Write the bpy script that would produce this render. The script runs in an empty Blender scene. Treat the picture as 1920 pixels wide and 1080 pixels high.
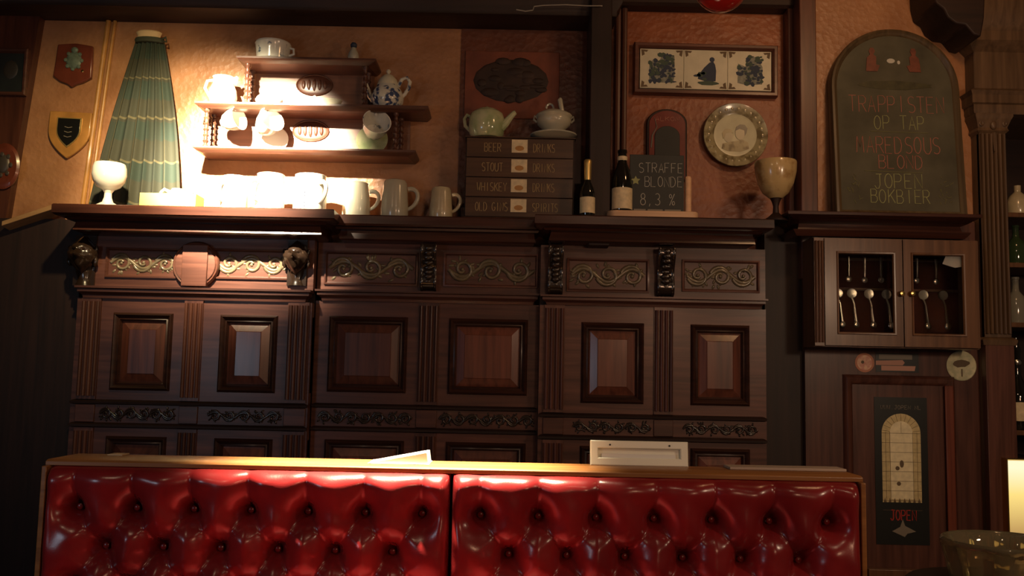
import bpy, bmesh, math, random
import numpy as np
from mathutils import Vector, Matrix, Euler
random.seed(7)
scene = bpy.context.scene
COL = scene.collection
PI = math.pi

# ------------------------------------------------------------------ camera
FPX, PITCH, ROLL, EYE = 1700.0, math.radians(5.5), math.radians(1.2), 1.25
_F = Vector((0, math.cos(PITCH), math.sin(PITCH))); _R = Vector((1, 0, 0)); _U = Vector((0, -math.sin(PITCH), math.cos(PITCH)))
_R2 = _R*math.cos(ROLL) + _U*math.sin(ROLL); _U2 = _U*math.cos(ROLL) - _R*math.sin(ROLL)
cd = bpy.data.cameras.new('camera'); cam = bpy.data.objects.new('camera', cd); COL.objects.link(cam)
cd.sensor_width = 36.0; cd.lens = 36.0*FPX/1920.0; cd.clip_start = 0.05
m3 = Matrix((_R2, _U2, -_F)).transposed()
cam.matrix_world = Matrix.Translation((0, 0, EYE)) @ m3.to_4x4()
scene.camera = cam

# ------------------------------------------------------------------ world, lights, exposure
w = bpy.data.worlds.new('world'); scene.world = w; w.use_nodes = True
w.node_tree.nodes['Background'].inputs[0].default_value = (1.0, 0.72, 0.56, 1)
w.node_tree.nodes['Background'].inputs[1].default_value = 0.024
vs = scene.view_settings
vs.view_transform = 'Standard'; vs.look = 'None'; vs.gamma = 1.0; vs.exposure = 0.0
try: vs.use_curve_mapping = False
except Exception: pass

def lamp(name, kind, loc, target, energy, color, size=0.1, cone=60, blend=1.0):
    ld = bpy.data.lights.new(name, kind); ld.energy = energy; ld.color = color
    if kind == 'SPOT':
        ld.spot_size = math.radians(cone); ld.spot_blend = blend; ld.shadow_soft_size = size
    elif kind == 'AREA':
        ld.shape = 'DISK'; ld.size = size
    else:
        ld.shadow_soft_size = size
    o = bpy.data.objects.new(name, ld); COL.objects.link(o); o.location = loc
    d = Vector(target) - Vector(loc)
    o.rotation_euler = d.to_track_quat('-Z', 'Y').to_euler()
    return o
# the ceiling spot that washes the wall over the mantel: hot centre and wide spill of one reflector lamp
SPOT_AT = (-1.12, 2.33, 2.56)
lamp('wall_spotlight', 'SPOT', SPOT_AT, (-1.00, 3.50, 1.96), 1800, (1.0, 0.86, 0.62), 0.025, 42, 1.0)
lamp('wall_spotlight_halo', 'SPOT', SPOT_AT, (-1.17, 3.50, 1.98), 290, (1.0, 0.80, 0.50), 0.025, 52, 1.0)
lamp('wall_spotlight_spill', 'SPOT', SPOT_AT, (-1.48, 3.50, 1.92), 62, (1.0, 0.74, 0.34), 0.025, 66, 1.0)
# the downlight straight over the bench back
lamp('bench_downlight', 'SPOT', (-0.24, 2.13, 2.86), (-0.24, 2.07, 1.05), 3000, (1.0, 0.84, 0.56), 0.05, 30, 1.0)
# pendants of the room, hung behind and above the viewer, plus added unseen fills
lamp('room_pendant_a', 'AREA', (-1.1, 0.45, 2.6), (-0.6, 2.4, 1.0), 2.0, (1.0, 0.70, 0.45), 0.07)
lamp('room_pendant_b', 'AREA', (0.55, 0.55, 2.6), (0.8, 2.6, 1.1), 2.2, (1.0, 0.66, 0.42), 0.07)
lamp('cupboard_fill_light', 'AREA', (1.75, 1.1, 1.75), (1.5, 3.4, 1.3), 7.5, (1.0, 0.70, 0.46), 0.2)  # added unseen fill, brightens the cupboard and the boarding below it
lamp('frontal_fill_light', 'AREA', (1.3, -1.2, 1.75), (0.9, 3.4, 1.4), 10.5, (1.0, 0.55, 0.32), 0.35)  # added unseen soft fill from the front, lights panelling and boarding
lamp('bar_pendant', 'AREA', (1.35, 2.05, 2.8), (1.0, 3.45, 2.1), 4.5, (1.0, 0.55, 0.25), 0.2)
# daylight from a window behind the viewer
lamp('window_daylight', 'AREA', (-2.0, 0.3, 1.35), (-1.0, 3.4, 1.45), 4.2, (0.66, 0.82, 1.0), 0.5)

# ------------------------------------------------------------------ pixel helpers (photo frame 1920x1080)
def W(px, py, Y):
    d = _F*FPX + _R2*(px-960) + _U2*(540-py)
    return Vector((0, 0, EYE)) + d*(Y/d.y)
def Xat(px, Z, Y):
    dz = Z-EYE
    vF = Y*math.cos(PITCH)+dz*math.sin(PITCH); vU = -Y*math.sin(PITCH)+dz*math.cos(PITCH)
    return ((px-960)/FPX*vF - vU*math.sin(ROLL))/math.cos(ROLL)
def Zat(px, py, Y): return W(px, py, Y).z
def S(Y): return Y/FPX*1.012

# ------------------------------------------------------------------ mesh builder
class MB:
    def __init__(s): s.v = []; s.f = []; s.uv = None
    def add(s, vs_, fs_):
        o = len(s.v); s.v += [tuple(p) for p in vs_]; s.f += [tuple(i+o for i in q) for q in fs_]; return s
    def box(s, x0, x1, y0, y1, z0, z1):
        return s.add([(x0,y0,z0),(x1,y0,z0),(x1,y1,z0),(x0,y1,z0),(x0,y0,z1),(x1,y0,z1),(x1,y1,z1),(x0,y1,z1)],
                     [(0,3,2,1),(4,5,6,7),(0,1,5,4),(1,2,6,5),(2,3,7,6),(3,0,4,7)])
    def loft(s, rings, cap=True, closed=True):
        n = len(rings[0]); vs_ = [p for r in rings for p in r]; fs_ = []
        for i in range(len(rings)-1):
            for j in range(n if closed else n-1):
                k = (j+1) % n; fs_.append((i*n+j, i*n+k, (i+1)*n+k, (i+1)*n+j))
        if cap and closed:
            fs_.append(tuple(reversed(range(n)))); fs_.append(tuple((len(rings)-1)*n+j for j in range(n)))
        return s.add(vs_, fs_)
    def lathe(s, prof, c=(0,0,0), n=24, M=None, sx=1, sy=1):
        rings = []
        for r, z in prof:
            ring = []
            for j in range(n):
                a = 2*PI*j/n; p = Vector((r*math.cos(a)*sx, r*math.sin(a)*sy, z))
                if M is not None: p = M @ p
                ring.append((p.x+c[0], p.y+c[1], p.z+c[2]))
            rings.append(ring)
        return s.loft(rings)
    def tube(s, pts, r, n=8, closed=False):
        pts = [Vector(p) for p in pts]; rr = r if isinstance(r, (list, tuple)) else [r]*len(pts)
        rings = []; up = None
        for i, p in enumerate(pts):
            a = pts[max(i-1,0)]; b = pts[min(i+1,len(pts)-1)]; t = (b-a)
            if t.length < 1e-9: t = Vector((0,0,1))
            t.normalize()
            if up is None:
                up = Vector((0,1,0)) if abs(t.y) < 0.9 else Vector((1,0,0))
            u = (up - t*up.dot(t))
            if u.length < 1e-6: u = t.orthogonal()
            u.normalize(); up = u; v = t.cross(u)
            rings.append([tuple(p+u*rr[i]*math.cos(2*PI*j/n)+v*rr[i]*math.sin(2*PI*j/n)) for j in range(n)])
        return s.loft(rings)
    def prism(s, poly, y0, y1):           # poly in XZ, extruded along Y
        n = len(poly)
        a = sum(poly[i][0]*poly[(i+1)%n][1]-poly[(i+1)%n][0]*poly[i][1] for i in range(n))
        if a < 0: poly = poly[::-1]
        return s.add([(x,y0,z) for x,z in poly]+[(x,y1,z) for x,z in poly],
                  [tuple(range(n)), tuple(reversed(range(n,2*n)))]+[((i+1)%n, i, i+n, (i+1)%n+n) for i in range(n)])
    def ball(s, c, r, n=10, m=7, M=None):
        rx, ry, rz = r if isinstance(r, (list, tuple)) else (r, r, r)
        prof = [(math.sin(PI*i/m), -math.cos(PI*i/m)) for i in range(m+1)]
        rings = []
        for a, z in prof:
            rings.append([])
            for j in range(n):
                t = 2*PI*j/n; p = Vector((rx*max(a,1e-4)*math.cos(t), ry*max(a,1e-4)*math.sin(t), rz*z))
                if M is not None: p = M @ p
                rings[-1].append((p.x+c[0], p.y+c[1], p.z+c[2]))
        return s.loft(rings)
    def mould(s, x0, x1, yf, yb, prof):   # horizontal moulding with mitred returns; prof = (projection, z)
        return s.loft([[(x0-p,yb,z),(x0-p,yf-p,z),(x1+p,yf-p,z),(x1+p,yb,z)] for p, z in prof])
    def frame(s, x0, x1, z0, z1, prof):   # picture-frame moulding; prof = (inset, y)
        rings = [[(x0+i,y,z0+i),(x1-i,y,z0+i),(x1-i,y,z1-i),(x0+i,y,z1-i)] for i, y in prof]
        return s.loft(rings, cap=False)
    def xf(s, M): s.v = [tuple(M @ Vector(p)) for p in s.v]; return s
    def build(s, name, mat, parent=None, loc=None, smooth=35, bev=0.0, sub=0):
        me = bpy.data.meshes.new(name); me.from_pydata(s.v, [], s.f)
        bm = bmesh.new(); bm.from_mesh(me); bmesh.ops.recalc_face_normals(bm, faces=bm.faces); bm.to_mesh(me); bm.free()
        if s.uv:
            ul = me.uv_layers.new(name='UVMap')
            for l in me.loops: ul.data[l.index].uv = s.uv[l.vertex_index]
        me.materials.append(mat); me.update()
        if smooth:
            me.shade_smooth(); me.set_sharp_from_angle(angle=math.radians(smooth))
        o = bpy.data.objects.new(name, me); COL.objects.link(o)
        if parent: o.parent = parent
        if loc is not None: o.location = loc
        if bev:
            b = o.modifiers.new('bevel', 'BEVEL'); b.width = bev; b.segments = 2; b.limit_method = 'ANGLE'; b.angle_limit = math.radians(40)
        if sub:
            m_ = o.modifiers.new('subdivision', 'SUBSURF'); m_.levels = sub; m_.render_levels = sub
        return o
def thing(name, label, cat, loc=(0,0,0), group=None, rot=None):
    o = bpy.data.objects.new(name, None); COL.objects.link(o); o.location = loc; o.empty_display_size = 0.05
    if rot: o.rotation_euler = rot
    o['label'] = label; o['category'] = cat
    if group: o['group'] = group
    return o
def tag(o, label, cat, group=None):
    o['label'] = label; o['category'] = cat
    if group: o['group'] = group
    return o
def struct(o, label, cat='wall'):
    o['kind'] = 'structure'; o['label'] = label; o['category'] = cat; return o
def copy_tree(o, parent=None):
    c = o.copy(); COL.objects.link(c); c.parent = parent
    for ch in list(o.children): copy_tree(ch, c)
    return c

# ------------------------------------------------------------------ materials
def nt(name):
    m = bpy.data.materials.new(name); m.use_nodes = True
    return m, m.node_tree.nodes, m.node_tree.links, m.node_tree.nodes['Principled BSDF']
def mat(name, c, rough=0.5, metal=0.0, coat=0.0, var=0.0, scale=20, bump=0.0, bscale=60, trans=0.0, spec=None, c2=None, lo=0.4, hi=0.6):
    m, N, L, b = nt(name)
    b.inputs['Base Color'].default_value = (*c, 1); b.inputs['Roughness'].default_value = rough; b.inputs['Metallic'].default_value = metal
    b.inputs['Coat Weight'].default_value = coat; b.inputs['Coat Roughness'].default_value = 0.08
    if trans: b.inputs['Transmission Weight'].default_value = trans
    if spec is not None: b.inputs['Specular IOR Level'].default_value = spec
    tc = N.new('ShaderNodeTexCoord')
    if var or c2:
        n = N.new('ShaderNodeTexNoise'); n.inputs['Scale'].default_value = scale; n.inputs['Detail'].default_value = 4
        L.new(tc.outputs['Object'], n.inputs['Vector'])
        r = N.new('ShaderNodeValToRGB'); r.color_ramp.elements[0].position = lo if c2 else 0.3; r.color_ramp.elements[1].position = hi if c2 else 0.7
        a2 = c2 if c2 else tuple(min(1, x*(1+var)) for x in c); a1 = c if c2 else tuple(x*(1-var) for x in c)
        r.color_ramp.elements[0].color = (*a1, 1); r.color_ramp.elements[1].color = (*a2, 1)
        L.new(n.outputs['Fac'], r.inputs['Fac']); L.new(r.outputs['Color'], b.inputs['Base Color'])
    if bump:
        n2 = N.new('ShaderNodeTexNoise'); n2.inputs['Scale'].default_value = bscale; n2.inputs['Detail'].default_value = 3
        L.new(tc.outputs['Object'], n2.inputs['Vector'])
        bp = N.new('ShaderNodeBump'); bp.inputs['Strength'].default_value = bump; bp.inputs['Distance'].default_value = 0.004
        L.new(n2.outputs['Fac'], bp.inputs['Height']); L.new(bp.outputs['Normal'], b.inputs['Normal'])
    return m
def wood(name, c1, c2, rough=0.38, axis='X', coat=0.08, rnd=0.25):
    m, N, L, b = nt(name)
    tc = N.new('ShaderNodeTexCoord'); mp = N.new('ShaderNodeMapping')
    sc = {'X': (1.2, 22, 22), 'Z': (22, 22, 1.2), 'Y': (22, 1.2, 22)}[axis]
    mp.inputs['Scale'].default_value = sc; L.new(tc.outputs['Object'], mp.inputs['Vector'])
    n = N.new('ShaderNodeTexNoise'); n.inputs['Scale'].default_value = 2.2; n.inputs['Detail'].default_value = 6; n.inputs['Distortion'].default_value = 0.6
    L.new(mp.outputs['Vector'], n.inputs['Vector'])
    r = N.new('ShaderNodeValToRGB'); r.color_ramp.elements[0].position = 0.3; r.color_ramp.elements[1].position = 0.72
    r.color_ramp.elements[0].color = (*c1, 1); r.color_ramp.elements[1].color = (*c2, 1); L.new(n.outputs['Fac'], r.inputs['Fac'])
    oi = N.new('ShaderNodeObjectInfo'); mr = N.new('ShaderNodeMapRange'); mr.inputs['To Min'].default_value = 1-rnd; mr.inputs['To Max'].default_value = 1+rnd
    L.new(oi.outputs['Random'], mr.inputs['Value'])
    hv = N.new('ShaderNodeHueSaturation'); L.new(r.outputs['Color'], hv.inputs['Color']); L.new(mr.outputs['Result'], hv.inputs['Value'])
    L.new(hv.outputs['Color'], b.inputs['Base Color'])
    b.inputs['Roughness'].default_value = rough; b.inputs['Coat Weight'].default_value = coat; b.inputs['Coat Roughness'].default_value = 0.18; b.inputs['Specular IOR Level'].default_value = 0.4
    bp = N.new('ShaderNodeBump'); bp.inputs['Strength'].default_value = 0.12; bp.inputs['Distance'].default_value = 0.002
    L.new(n.outputs['Fac'], bp.inputs['Height']); L.new(bp.outputs['Normal'], b.inputs['Normal'])
    return m
def emis(name, c, s):
    m, N, L, b = nt(name); b.inputs['Base Color'].default_value = (*c, 1); b.inputs['Emission Color'].default_value = (*c, 1); b.inputs['Emission Strength'].default_value = s
    return m
def plaster_mat(name, c1, c2):
    m, N, L, b = nt(name)
    tc = N.new('ShaderNodeTexCoord')
    n = N.new('ShaderNodeTexNoise'); n.inputs['Scale'].default_value = 9; n.inputs['Detail'].default_value = 6
    L.new(tc.outputs['Object'], n.inputs['Vector'])
    r = N.new('ShaderNodeValToRGB'); r.color_ramp.elements[0].position = 0.3; r.color_ramp.elements[1].position = 0.7
    r.color_ramp.elements[0].color = (*c1, 1); r.color_ramp.elements[1].color = (*c2, 1); L.new(n.outputs['Fac'], r.inputs['Fac'])
    L.new(r.outputs['Color'], b.inputs['Base Color'])
    v = N.new('ShaderNodeTexVoronoi'); v.inputs['Scale'].default_value = 46; L.new(tc.outputs['Object'], v.inputs['Vector'])
    n2 = N.new('ShaderNodeTexNoise'); n2.inputs['Scale'].default_value = 70; n2.inputs['Detail'].default_value = 4; L.new(tc.outputs['Object'], n2.inputs['Vector'])
    ad = N.new('ShaderNodeMath'); ad.operation = 'ADD'; L.new(v.outputs['Distance'], ad.inputs[0]); L.new(n2.outputs['Fac'], ad.inputs[1])
    bp = N.new('ShaderNodeBump'); bp.inputs['Strength'].default_value = 0.35; bp.inputs['Distance'].default_value = 0.004
    L.new(ad.outputs[0], bp.inputs['Height']); L.new(bp.outputs['Normal'], b.inputs['Normal'])
    b.inputs['Roughness'].default_value = 0.42
    return m

MAH = (0.058, 0.021, 0.014); MAH2 = (0.135, 0.051, 0.034)
M_wood = wood('mahogany', MAH, MAH2, axis='X'); M_woodv = wood('mahogany_upright', MAH, MAH2, axis='Z')
M_field = wood('mahogany_field', (0.070, 0.021, 0.013), (0.165, 0.050, 0.029), axis='Z', rnd=0.3, coat=0.3)
M_mould = wood('moulding_mahogany', (0.022, 0.009, 0.006), (0.055, 0.020, 0.013), rnd=0.1)
M_carve = mat('carved_oak', (0.13, 0.10, 0.06), 0.27, coat=0.5, var=0.3, scale=30)
M_dark = wood('blackened_wood', (0.014, 0.006, 0.004), (0.030, 0.012, 0.008), rough=0.55, axis='X', rnd=0.1, coat=0.0)
M_darkv = wood('blackened_wood_upright', (0.014, 0.006, 0.004), (0.030, 0.012, 0.008), rough=0.55, axis='Z', rnd=0.1, coat=0.0)
M_shelfwood = wood('whatnot_wood', (0.05, 0.017, 0.010), (0.12, 0.045, 0.026), rough=0.35, axis='X', rnd=0.1)
M_caprail = wood('bench_oak', (0.20, 0.075, 0.02), (0.36, 0.15, 0.045), rough=0.34, axis='X', rnd=0.05)
M_pale = wood('pale_beech', (0.60, 0.36, 0.21), (0.78, 0.50, 0.31), rough=0.5, axis='X', rnd=0.05)
M_plaster = plaster_mat('amber_wallpaper', (0.29, 0.128, 0.056), (0.39, 0.19, 0.090))
M_redplaster = plaster_mat('russet_wallpaper', (0.21, 0.055, 0.017), (0.31, 0.090, 0.030))
M_ceil = mat('ceiling_paint', (0.05, 0.03, 0.02), 0.7)
M_floor = wood('floor_boards', (0.03, 0.015, 0.008), (0.07, 0.035, 0.02), axis='Y')
M_white = mat('white_glaze', (0.80, 0.77, 0.68), 0.18, coat=0.4)
M_cream = mat('cream_glaze', (0.66, 0.62, 0.47), 0.20, coat=0.4)
M_grey = mat('grey_stoneware', (0.46, 0.43, 0.33), 0.22, coat=0.4)
M_tan = mat('tan_stoneware', (0.50, 0.42, 0.27), 0.25, coat=0.4, var=0.15, scale=14)
M_blue = mat('blue_and_white', (0.66, 0.64, 0.54), 0.16, coat=0.5, c2=(0.05, 0.075, 0.16), scale=42, lo=0.50, hi=0.58)
M_whiteblue = mat('white_with_blue_sprigs', (0.72, 0.71, 0.64), 0.16, coat=0.5, c2=(0.12, 0.16, 0.22), scale=30, lo=0.62, hi=0.68)
M_green = mat('celadon_glaze', (0.50, 0.50, 0.30), 0.16, coat=0.5, c2=(0.30, 0.36, 0.18), scale=16, lo=0.42, hi=0.62)
M_brass = mat('brass', (0.62, 0.42, 0.14), 0.25, metal=1.0)
M_silver = mat('silver', (0.72, 0.66, 0.56), 0.25, metal=1.0)
M_black = mat('black_lacquer', (0.008, 0.008, 0.008), 0.25)
M_slate = mat('blackboard_slate', (0.012, 0.014, 0.012), 0.55, var=0.4, scale=9)
M_slategreen = mat('old_green_slate', (0.085, 0.078, 0.052), 0.7, var=0.3, scale=7, spec=0.25)
M_chalk = mat('white_chalk', (0.50, 0.48, 0.42), 0.9); M_chalkred = mat('red_chalk', (0.40, 0.15, 0.11), 0.9)
M_chalkgreen = mat('green_chalk', (0.33, 0.34, 0.15), 0.9); M_chalkolive = mat('olive_chalk', (0.15, 0.14, 0.06), 0.9)
M_paper = mat('white_paper', (0.80, 0.78, 0.72), 0.6)
M_plastic = mat('ivory_plastic', (0.82, 0.80, 0.66), 0.4)
M_velvet = mat('dark_red_velvet', (0.055, 0.010, 0.008), 0.9)
M_label = mat('cream_label', (0.66, 0.54, 0.34), 0.6, var=0.15, scale=60)
M_gold = mat('gold_foil', (0.68, 0.47, 0.16), 0.35, metal=0.8)
M_bottle = mat('dark_bottle_glass', (0.010, 0.009, 0.006), 0.06, coat=0.6)
M_greenbottle = mat('green_bottle_glass', (0.03, 0.05, 0.02), 0.06, coat=0.6)
M_redsign = mat('red_enamel', (0.16, 0.022, 0.016), 0.3, coat=0.3, var=0.2, scale=20)
M_pink = mat('faded_pink_print', (0.52, 0.26, 0.18), 0.6); M_greyprint = mat('faded_grey_print', (0.20, 0.17, 0.13), 0.6)
M_redprint = mat('red_print', (0.40, 0.03, 0.02), 0.6); M_inkblue = mat('delft_ink', (0.030, 0.042, 0.075), 0.7)
M_inkgreen = mat('green_ink', (0.055, 0.085, 0.06), 0.7); M_inkbrown = mat('brown_ink', (0.13, 0.085, 0.045), 0.7)
M_wash = mat('painted_wash', (0.22, 0.23, 0.19), 0.7, var=0.4, scale=60)
M_tile = mat('tile_glaze', (0.58, 0.54, 0.40), 0.4, var=0.08, scale=20)
M_goldtext = mat('gilt_lettering', (0.36, 0.25, 0.11), 0.5)
M_drawer = wood('brown_drawer_wood', (0.055, 0.024, 0.011), (0.10, 0.047, 0.022), axis='X', rnd=0.1)
M_ochre = mat('ochre_plaque_wood', (0.40, 0.19, 0.05), 0.3, coat=0.4, var=0.2, scale=18)
M_plaqred = mat('dark_red_plaque', (0.13, 0.030, 0.016), 0.28, coat=0.4, var=0.2, scale=18)
M_verdigris = mat('verdigris', (0.10, 0.135, 0.10), 0.5, var=0.3, scale=50)
M_glass = mat('thin_glass', (0.95, 0.95, 0.92), 0.02, trans=1.0)
M_glass.node_tree.nodes['Principled BSDF'].inputs['IOR'].default_value = 1.05
M_bowlglass = mat('olive_glass', (0.52, 0.45, 0.27), 0.05, trans=0.85)
def glow_mat():
    m, N, L, b = nt('lit_lamp_panel')
    tc = N.new('ShaderNodeTexCoord'); sp = N.new('ShaderNodeSeparateXYZ'); L.new(tc.outputs['Generated'], sp.inputs[0])
    r = N.new('ShaderNodeValToRGB'); e = r.color_ramp.elements
    e[0].position = 0.0; e[0].color = (0.42, 0.24, 0.08, 1); e[1].position = 0.9; e[1].color = (1.0, 0.93, 0.62, 1)
    k = e.new(0.55); k.color = (0.95, 0.72, 0.22, 1)
    L.new(sp.outputs[2], r.inputs['Fac']); L.new(r.outputs['Color'], b.inputs['Emission Color']); b.inputs['Emission Strength'].default_value = 1.0
    b.inputs['Base Color'].default_value = (0.3, 0.25, 0.15, 1)
    return m
M_glow = glow_mat()
M_redglass = mat('red_globe', (0.30, 0.012, 0.008), 0.12, coat=0.8)
M_yellow = mat('yellow_box_wood', (0.62, 0.46, 0.13), 0.5, var=0.1, scale=14)
M_cord = mat('pale_cord', (0.30, 0.27, 0.23), 0.6)
M_tie = mat('dark_cord', (0.03, 0.035, 0.02), 0.8); M_linen = mat('linen', (0.62, 0.45, 0.25), 0.8)
M_amberpane = mat('printed_window', (0.56, 0.45, 0.22), 0.5, var=0.15, scale=60)
M_palepane = mat('printed_window_light', (0.80, 0.70, 0.44), 0.5, var=0.12, scale=50)
M_pewter = mat('worn_pewter', (0.07, 0.055, 0.045), 0.4, metal=0.3)
M_olddark = mat('old_varnish', (0.035, 0.028, 0.02), 0.5)
M_poster = mat('poster_black', (0.007, 0.008, 0.007), 0.4)

def leather_mat():
    m, N, L, b = nt('red_leather')
    tc = N.new('ShaderNodeTexCoord')
    n = N.new('ShaderNodeTexNoise'); n.inputs['Scale'].default_value = 7; n.inputs['Detail'].default_value = 5; L.new(tc.outputs['Object'], n.inputs['Vector'])
    r = N.new('ShaderNodeValToRGB'); r.color_ramp.elements[0].color = (0.15, 0.009, 0.011, 1); r.color_ramp.elements[1].color = (0.27, 0.018, 0.020, 1)
    r.color_ramp.elements[0].position = 0.3; r.color_ramp.elements[1].position = 0.7
    L.new(n.outputs['Fac'], r.inputs['Fac']); L.new(r.outputs['Color'], b.inputs['Base Color'])
    b.inputs['Roughness'].default_value = 0.27; b.inputs['Coat Weight'].default_value = 0.2; b.inputs['Coat Roughness'].default_value = 0.18
    v = N.new('ShaderNodeTexVoronoi'); v.inputs['Scale'].default_value = 260; L.new(tc.outputs['Object'], v.inputs['Vector'])
    bp = N.new('ShaderNodeBump'); bp.inputs['Strength'].default_value = 0.06; bp.inputs['Distance'].default_value = 0.001
    L.new(v.outputs['Distance'], bp.inputs['Height']); L.new(bp.outputs['Normal'], b.inputs['Normal'])
    return m
M_leather = leather_mat()
def tartan_mat():
    m, N, L, b = nt('green_tartan')
    uv = N.new('ShaderNodeUVMap'); sp = N.new('ShaderNodeSeparateXYZ'); L.new(uv.outputs['UV'], sp.inputs[0])
    def mth(op, a, b_=None):
        n = N.new('ShaderNodeMath'); n.operation = op
        for i, q in enumerate((a, b_)):
            if q is None: continue
            if isinstance(q, (int, float)): n.inputs[i].default_value = q
            else: L.new(q, n.inputs[i])
        return n.outputs[0]
    def line(c, pos, wd): return mth('LESS_THAN', mth('ABSOLUTE', mth('SUBTRACT', c, pos)), wd)
    U, V = sp.outputs[0], sp.outputs[1]
    def mix(f, a, b_):
        n = N.new('ShaderNodeMix'); n.data_type = 'RGBA'; L.new(f, n.inputs[0])
        for s_, q in (('A', a), ('B', b_)):
            k = n.inputs[6 if s_ == 'A' else 7]
            if isinstance(q, tuple): k.default_value = (*q, 1)
            else: L.new(q, k)
        return n.outputs[2]
    bandv = mth('GREATER_THAN', mth('SINE', mth('MULTIPLY', V, 27.0)), 0.15)
    bandu = mth('GREATER_THAN', mth('SINE', mth('ADD', mth('MULTIPLY', U, 19.0), 1.0)), 0.2)
    base = mix(mth('MULTIPLY', bandv, 0.55), (0.028, 0.029, 0.016), (0.008, 0.030, 0.023))
    base = mix(mth('MULTIPLY', bandu, 0.45), base, (0.025, 0.027, 0.016))
    ln = None
    for c, pos, wd in ((V, 0.45, 0.006), (V, 0.70, 0.006), (V, 0.935, 0.006), (V, 0.22, 0.004), (U, 0.41, 0.013), (U, 0.82, 0.008), (U, 0.10, 0.006)):
        q = line(c, pos, wd); ln = q if ln is None else mth('MAXIMUM', ln, q)
    base = mix(mth('MULTIPLY', ln, 0.45), base, (0.16, 0.135, 0.065))
    nz = N.new('ShaderNodeTexNoise'); nz.inputs['Scale'].default_value = 160; L.new(uv.outputs['UV'], nz.inputs['Vector'])
    L.new(base, b.inputs['Base Color']); b.inputs['Roughness'].default_value = 0.85
    bp = N.new('ShaderNodeBump'); bp.inputs['Strength'].default_value = 0.15; bp.inputs['Distance'].default_value = 0.002
    L.new(nz.outputs['Fac'], bp.inputs['Height']); L.new(bp.outputs['Normal'], b.inputs['Normal'])
    return m
M_tartan = tartan_mat()

# ------------------------------------------------------------------ stroke lettering
def arc(cx, cy, rx, ry, a0, a1, n=8): return [(cx+rx*math.cos(math.radians(a0+(a1-a0)*i/n)), cy+ry*math.sin(math.radians(a0+(a1-a0)*i/n))) for i in range(n+1)]
GL = {
 'A': [[(0,0),(2,6),(4,0)],[(.8,2.2),(3.2,2.2)]], 'B': [[(0,0),(0,6),(2.6,6),(3.6,5.2),(3.4,3.8),(2.6,3.2),(0,3.2)],[(2.6,3.2),(3.8,2.4),(3.9,1),(2.8,0),(0,0)]],
 'C': [arc(2.2,3,2.2,3,50,310)], 'D': [[(0,0),(0,6),(1.8,6),(3.4,5),(4,3),(3.4,1),(1.8,0),(0,0)]], 'E': [[(3.6,6),(0,6),(0,0),(3.6,0)],[(0,3.1),(2.9,3.1)]],
 'F': [[(3.6,6),(0,6),(0,0)],[(0,3.1),(2.8,3.1)]], 'G': [arc(2.2,3,2.2,3,50,330)+[(4.1,2.7),(2.6,2.7)]], 'H': [[(0,0),(0,6)],[(4,0),(4,6)],[(0,3),(4,3)]],
 'I': [[(2,0),(2,6)]], 'J': [[(1,6),(4,6)],[(3,6),(3,1.4),(2.2,0),(1,0),(.2,1.2)]], 'K': [[(0,0),(0,6)],[(3.8,6),(0,2.6)],[(1.2,3.6),(4,0)]], 'L': [[(0,6),(0,0),(3.6,0)]],
 'M': [[(0,0),(.4,6),(2,2),(3.6,6),(4,0)]], 'N': [[(0,0),(0,6),(4,0),(4,6)]], 'O': [arc(2,3,2,3,90,450,12)], 'P': [[(0,0),(0,6),(2.8,6),(3.9,5),(3.6,3.4),(2.6,2.8),(0,2.8)]],
 'R': [[(0,0),(0,6),(2.8,6),(3.9,5),(3.6,3.6),(2.6,3),(0,3)],[(1.8,3),(4,0)]], 'S': [arc(2,4.5,1.8,1.5,40,270)+arc(2,1.5,1.9,1.5,90,-140)],
 'T': [[(0,6),(4,6)],[(2,6),(2,0)]], 'U': [[(0,6),(0,1.4),(1.2,0),(2.8,0),(4,1.4),(4,6)]], 'V': [[(0,6),(2,0),(4,6)]], 'W': [[(0,6),(1,0),(2,4),(3,0),(4,6)]],
 'X': [[(0,0),(4,6)],[(0,6),(4,0)]], 'Y': [[(0,6),(2,3),(4,6)],[(2,3),(2,0)]], 'Z': [[(0,6),(4,6),(0,0),(4,0)]],
 '8': [arc(2,4.6,1.5,1.4,-90,270,10)+arc(2,1.6,1.9,1.6,90,450,10)], '3': [arc(1.9,4.5,1.7,1.5,140,-90)+arc(1.9,1.5,2,1.5,90,-140)],
 ',': [[(2,.5),(1.4,-.9)]], '.': [[(1.8,.1),(2.2,.1)]], '%': [[(.2,0),(3.8,6)], arc(.9,4.8,.9,1,0,360,8), arc(3.1,1.2,.9,1,0,360,8)],
 '*': [[(2,1),(2,5)],[(.4,2),(3.6,4)],[(.4,4),(3.6,2)]], '-': [[(.6,3),(3.4,3)]], ' ': []}
def lettering(txt, x0, x1, z0, z1, y, r, wob=0.0):
    """strokes of a line of lettering filling the box x0..x1, z0..z1 on a vertical face at y"""
    b = MB(); n = len(txt); cw = (x1-x0)/n; lw = cw*0.74; h = z1-z0; rg = random.Random(txt)
    for i, ch in enumerate(txt):
        ox = x0+cw*i+cw*0.13+rg.uniform(-1,1)*wob*cw; oz = z0+rg.uniform(-1,1)*wob*h*0.6
        for st in GL.get(ch, []):
            b.tube([(ox+p[0]/4*lw, y, oz+p[1]/6*h) for p in st], r, n=5)
    return b
def disc_poly(cx, cz, rx, rz, n=12, jit=0.0, rg=random):
    return [(cx+rx*math.cos(2*PI*i/n)*(1+jit*rg.uniform(-1,1)), cz+rz*math.sin(2*PI*i/n)*(1+jit*rg.uniform(-1,1))) for i in range(n)]

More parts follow.
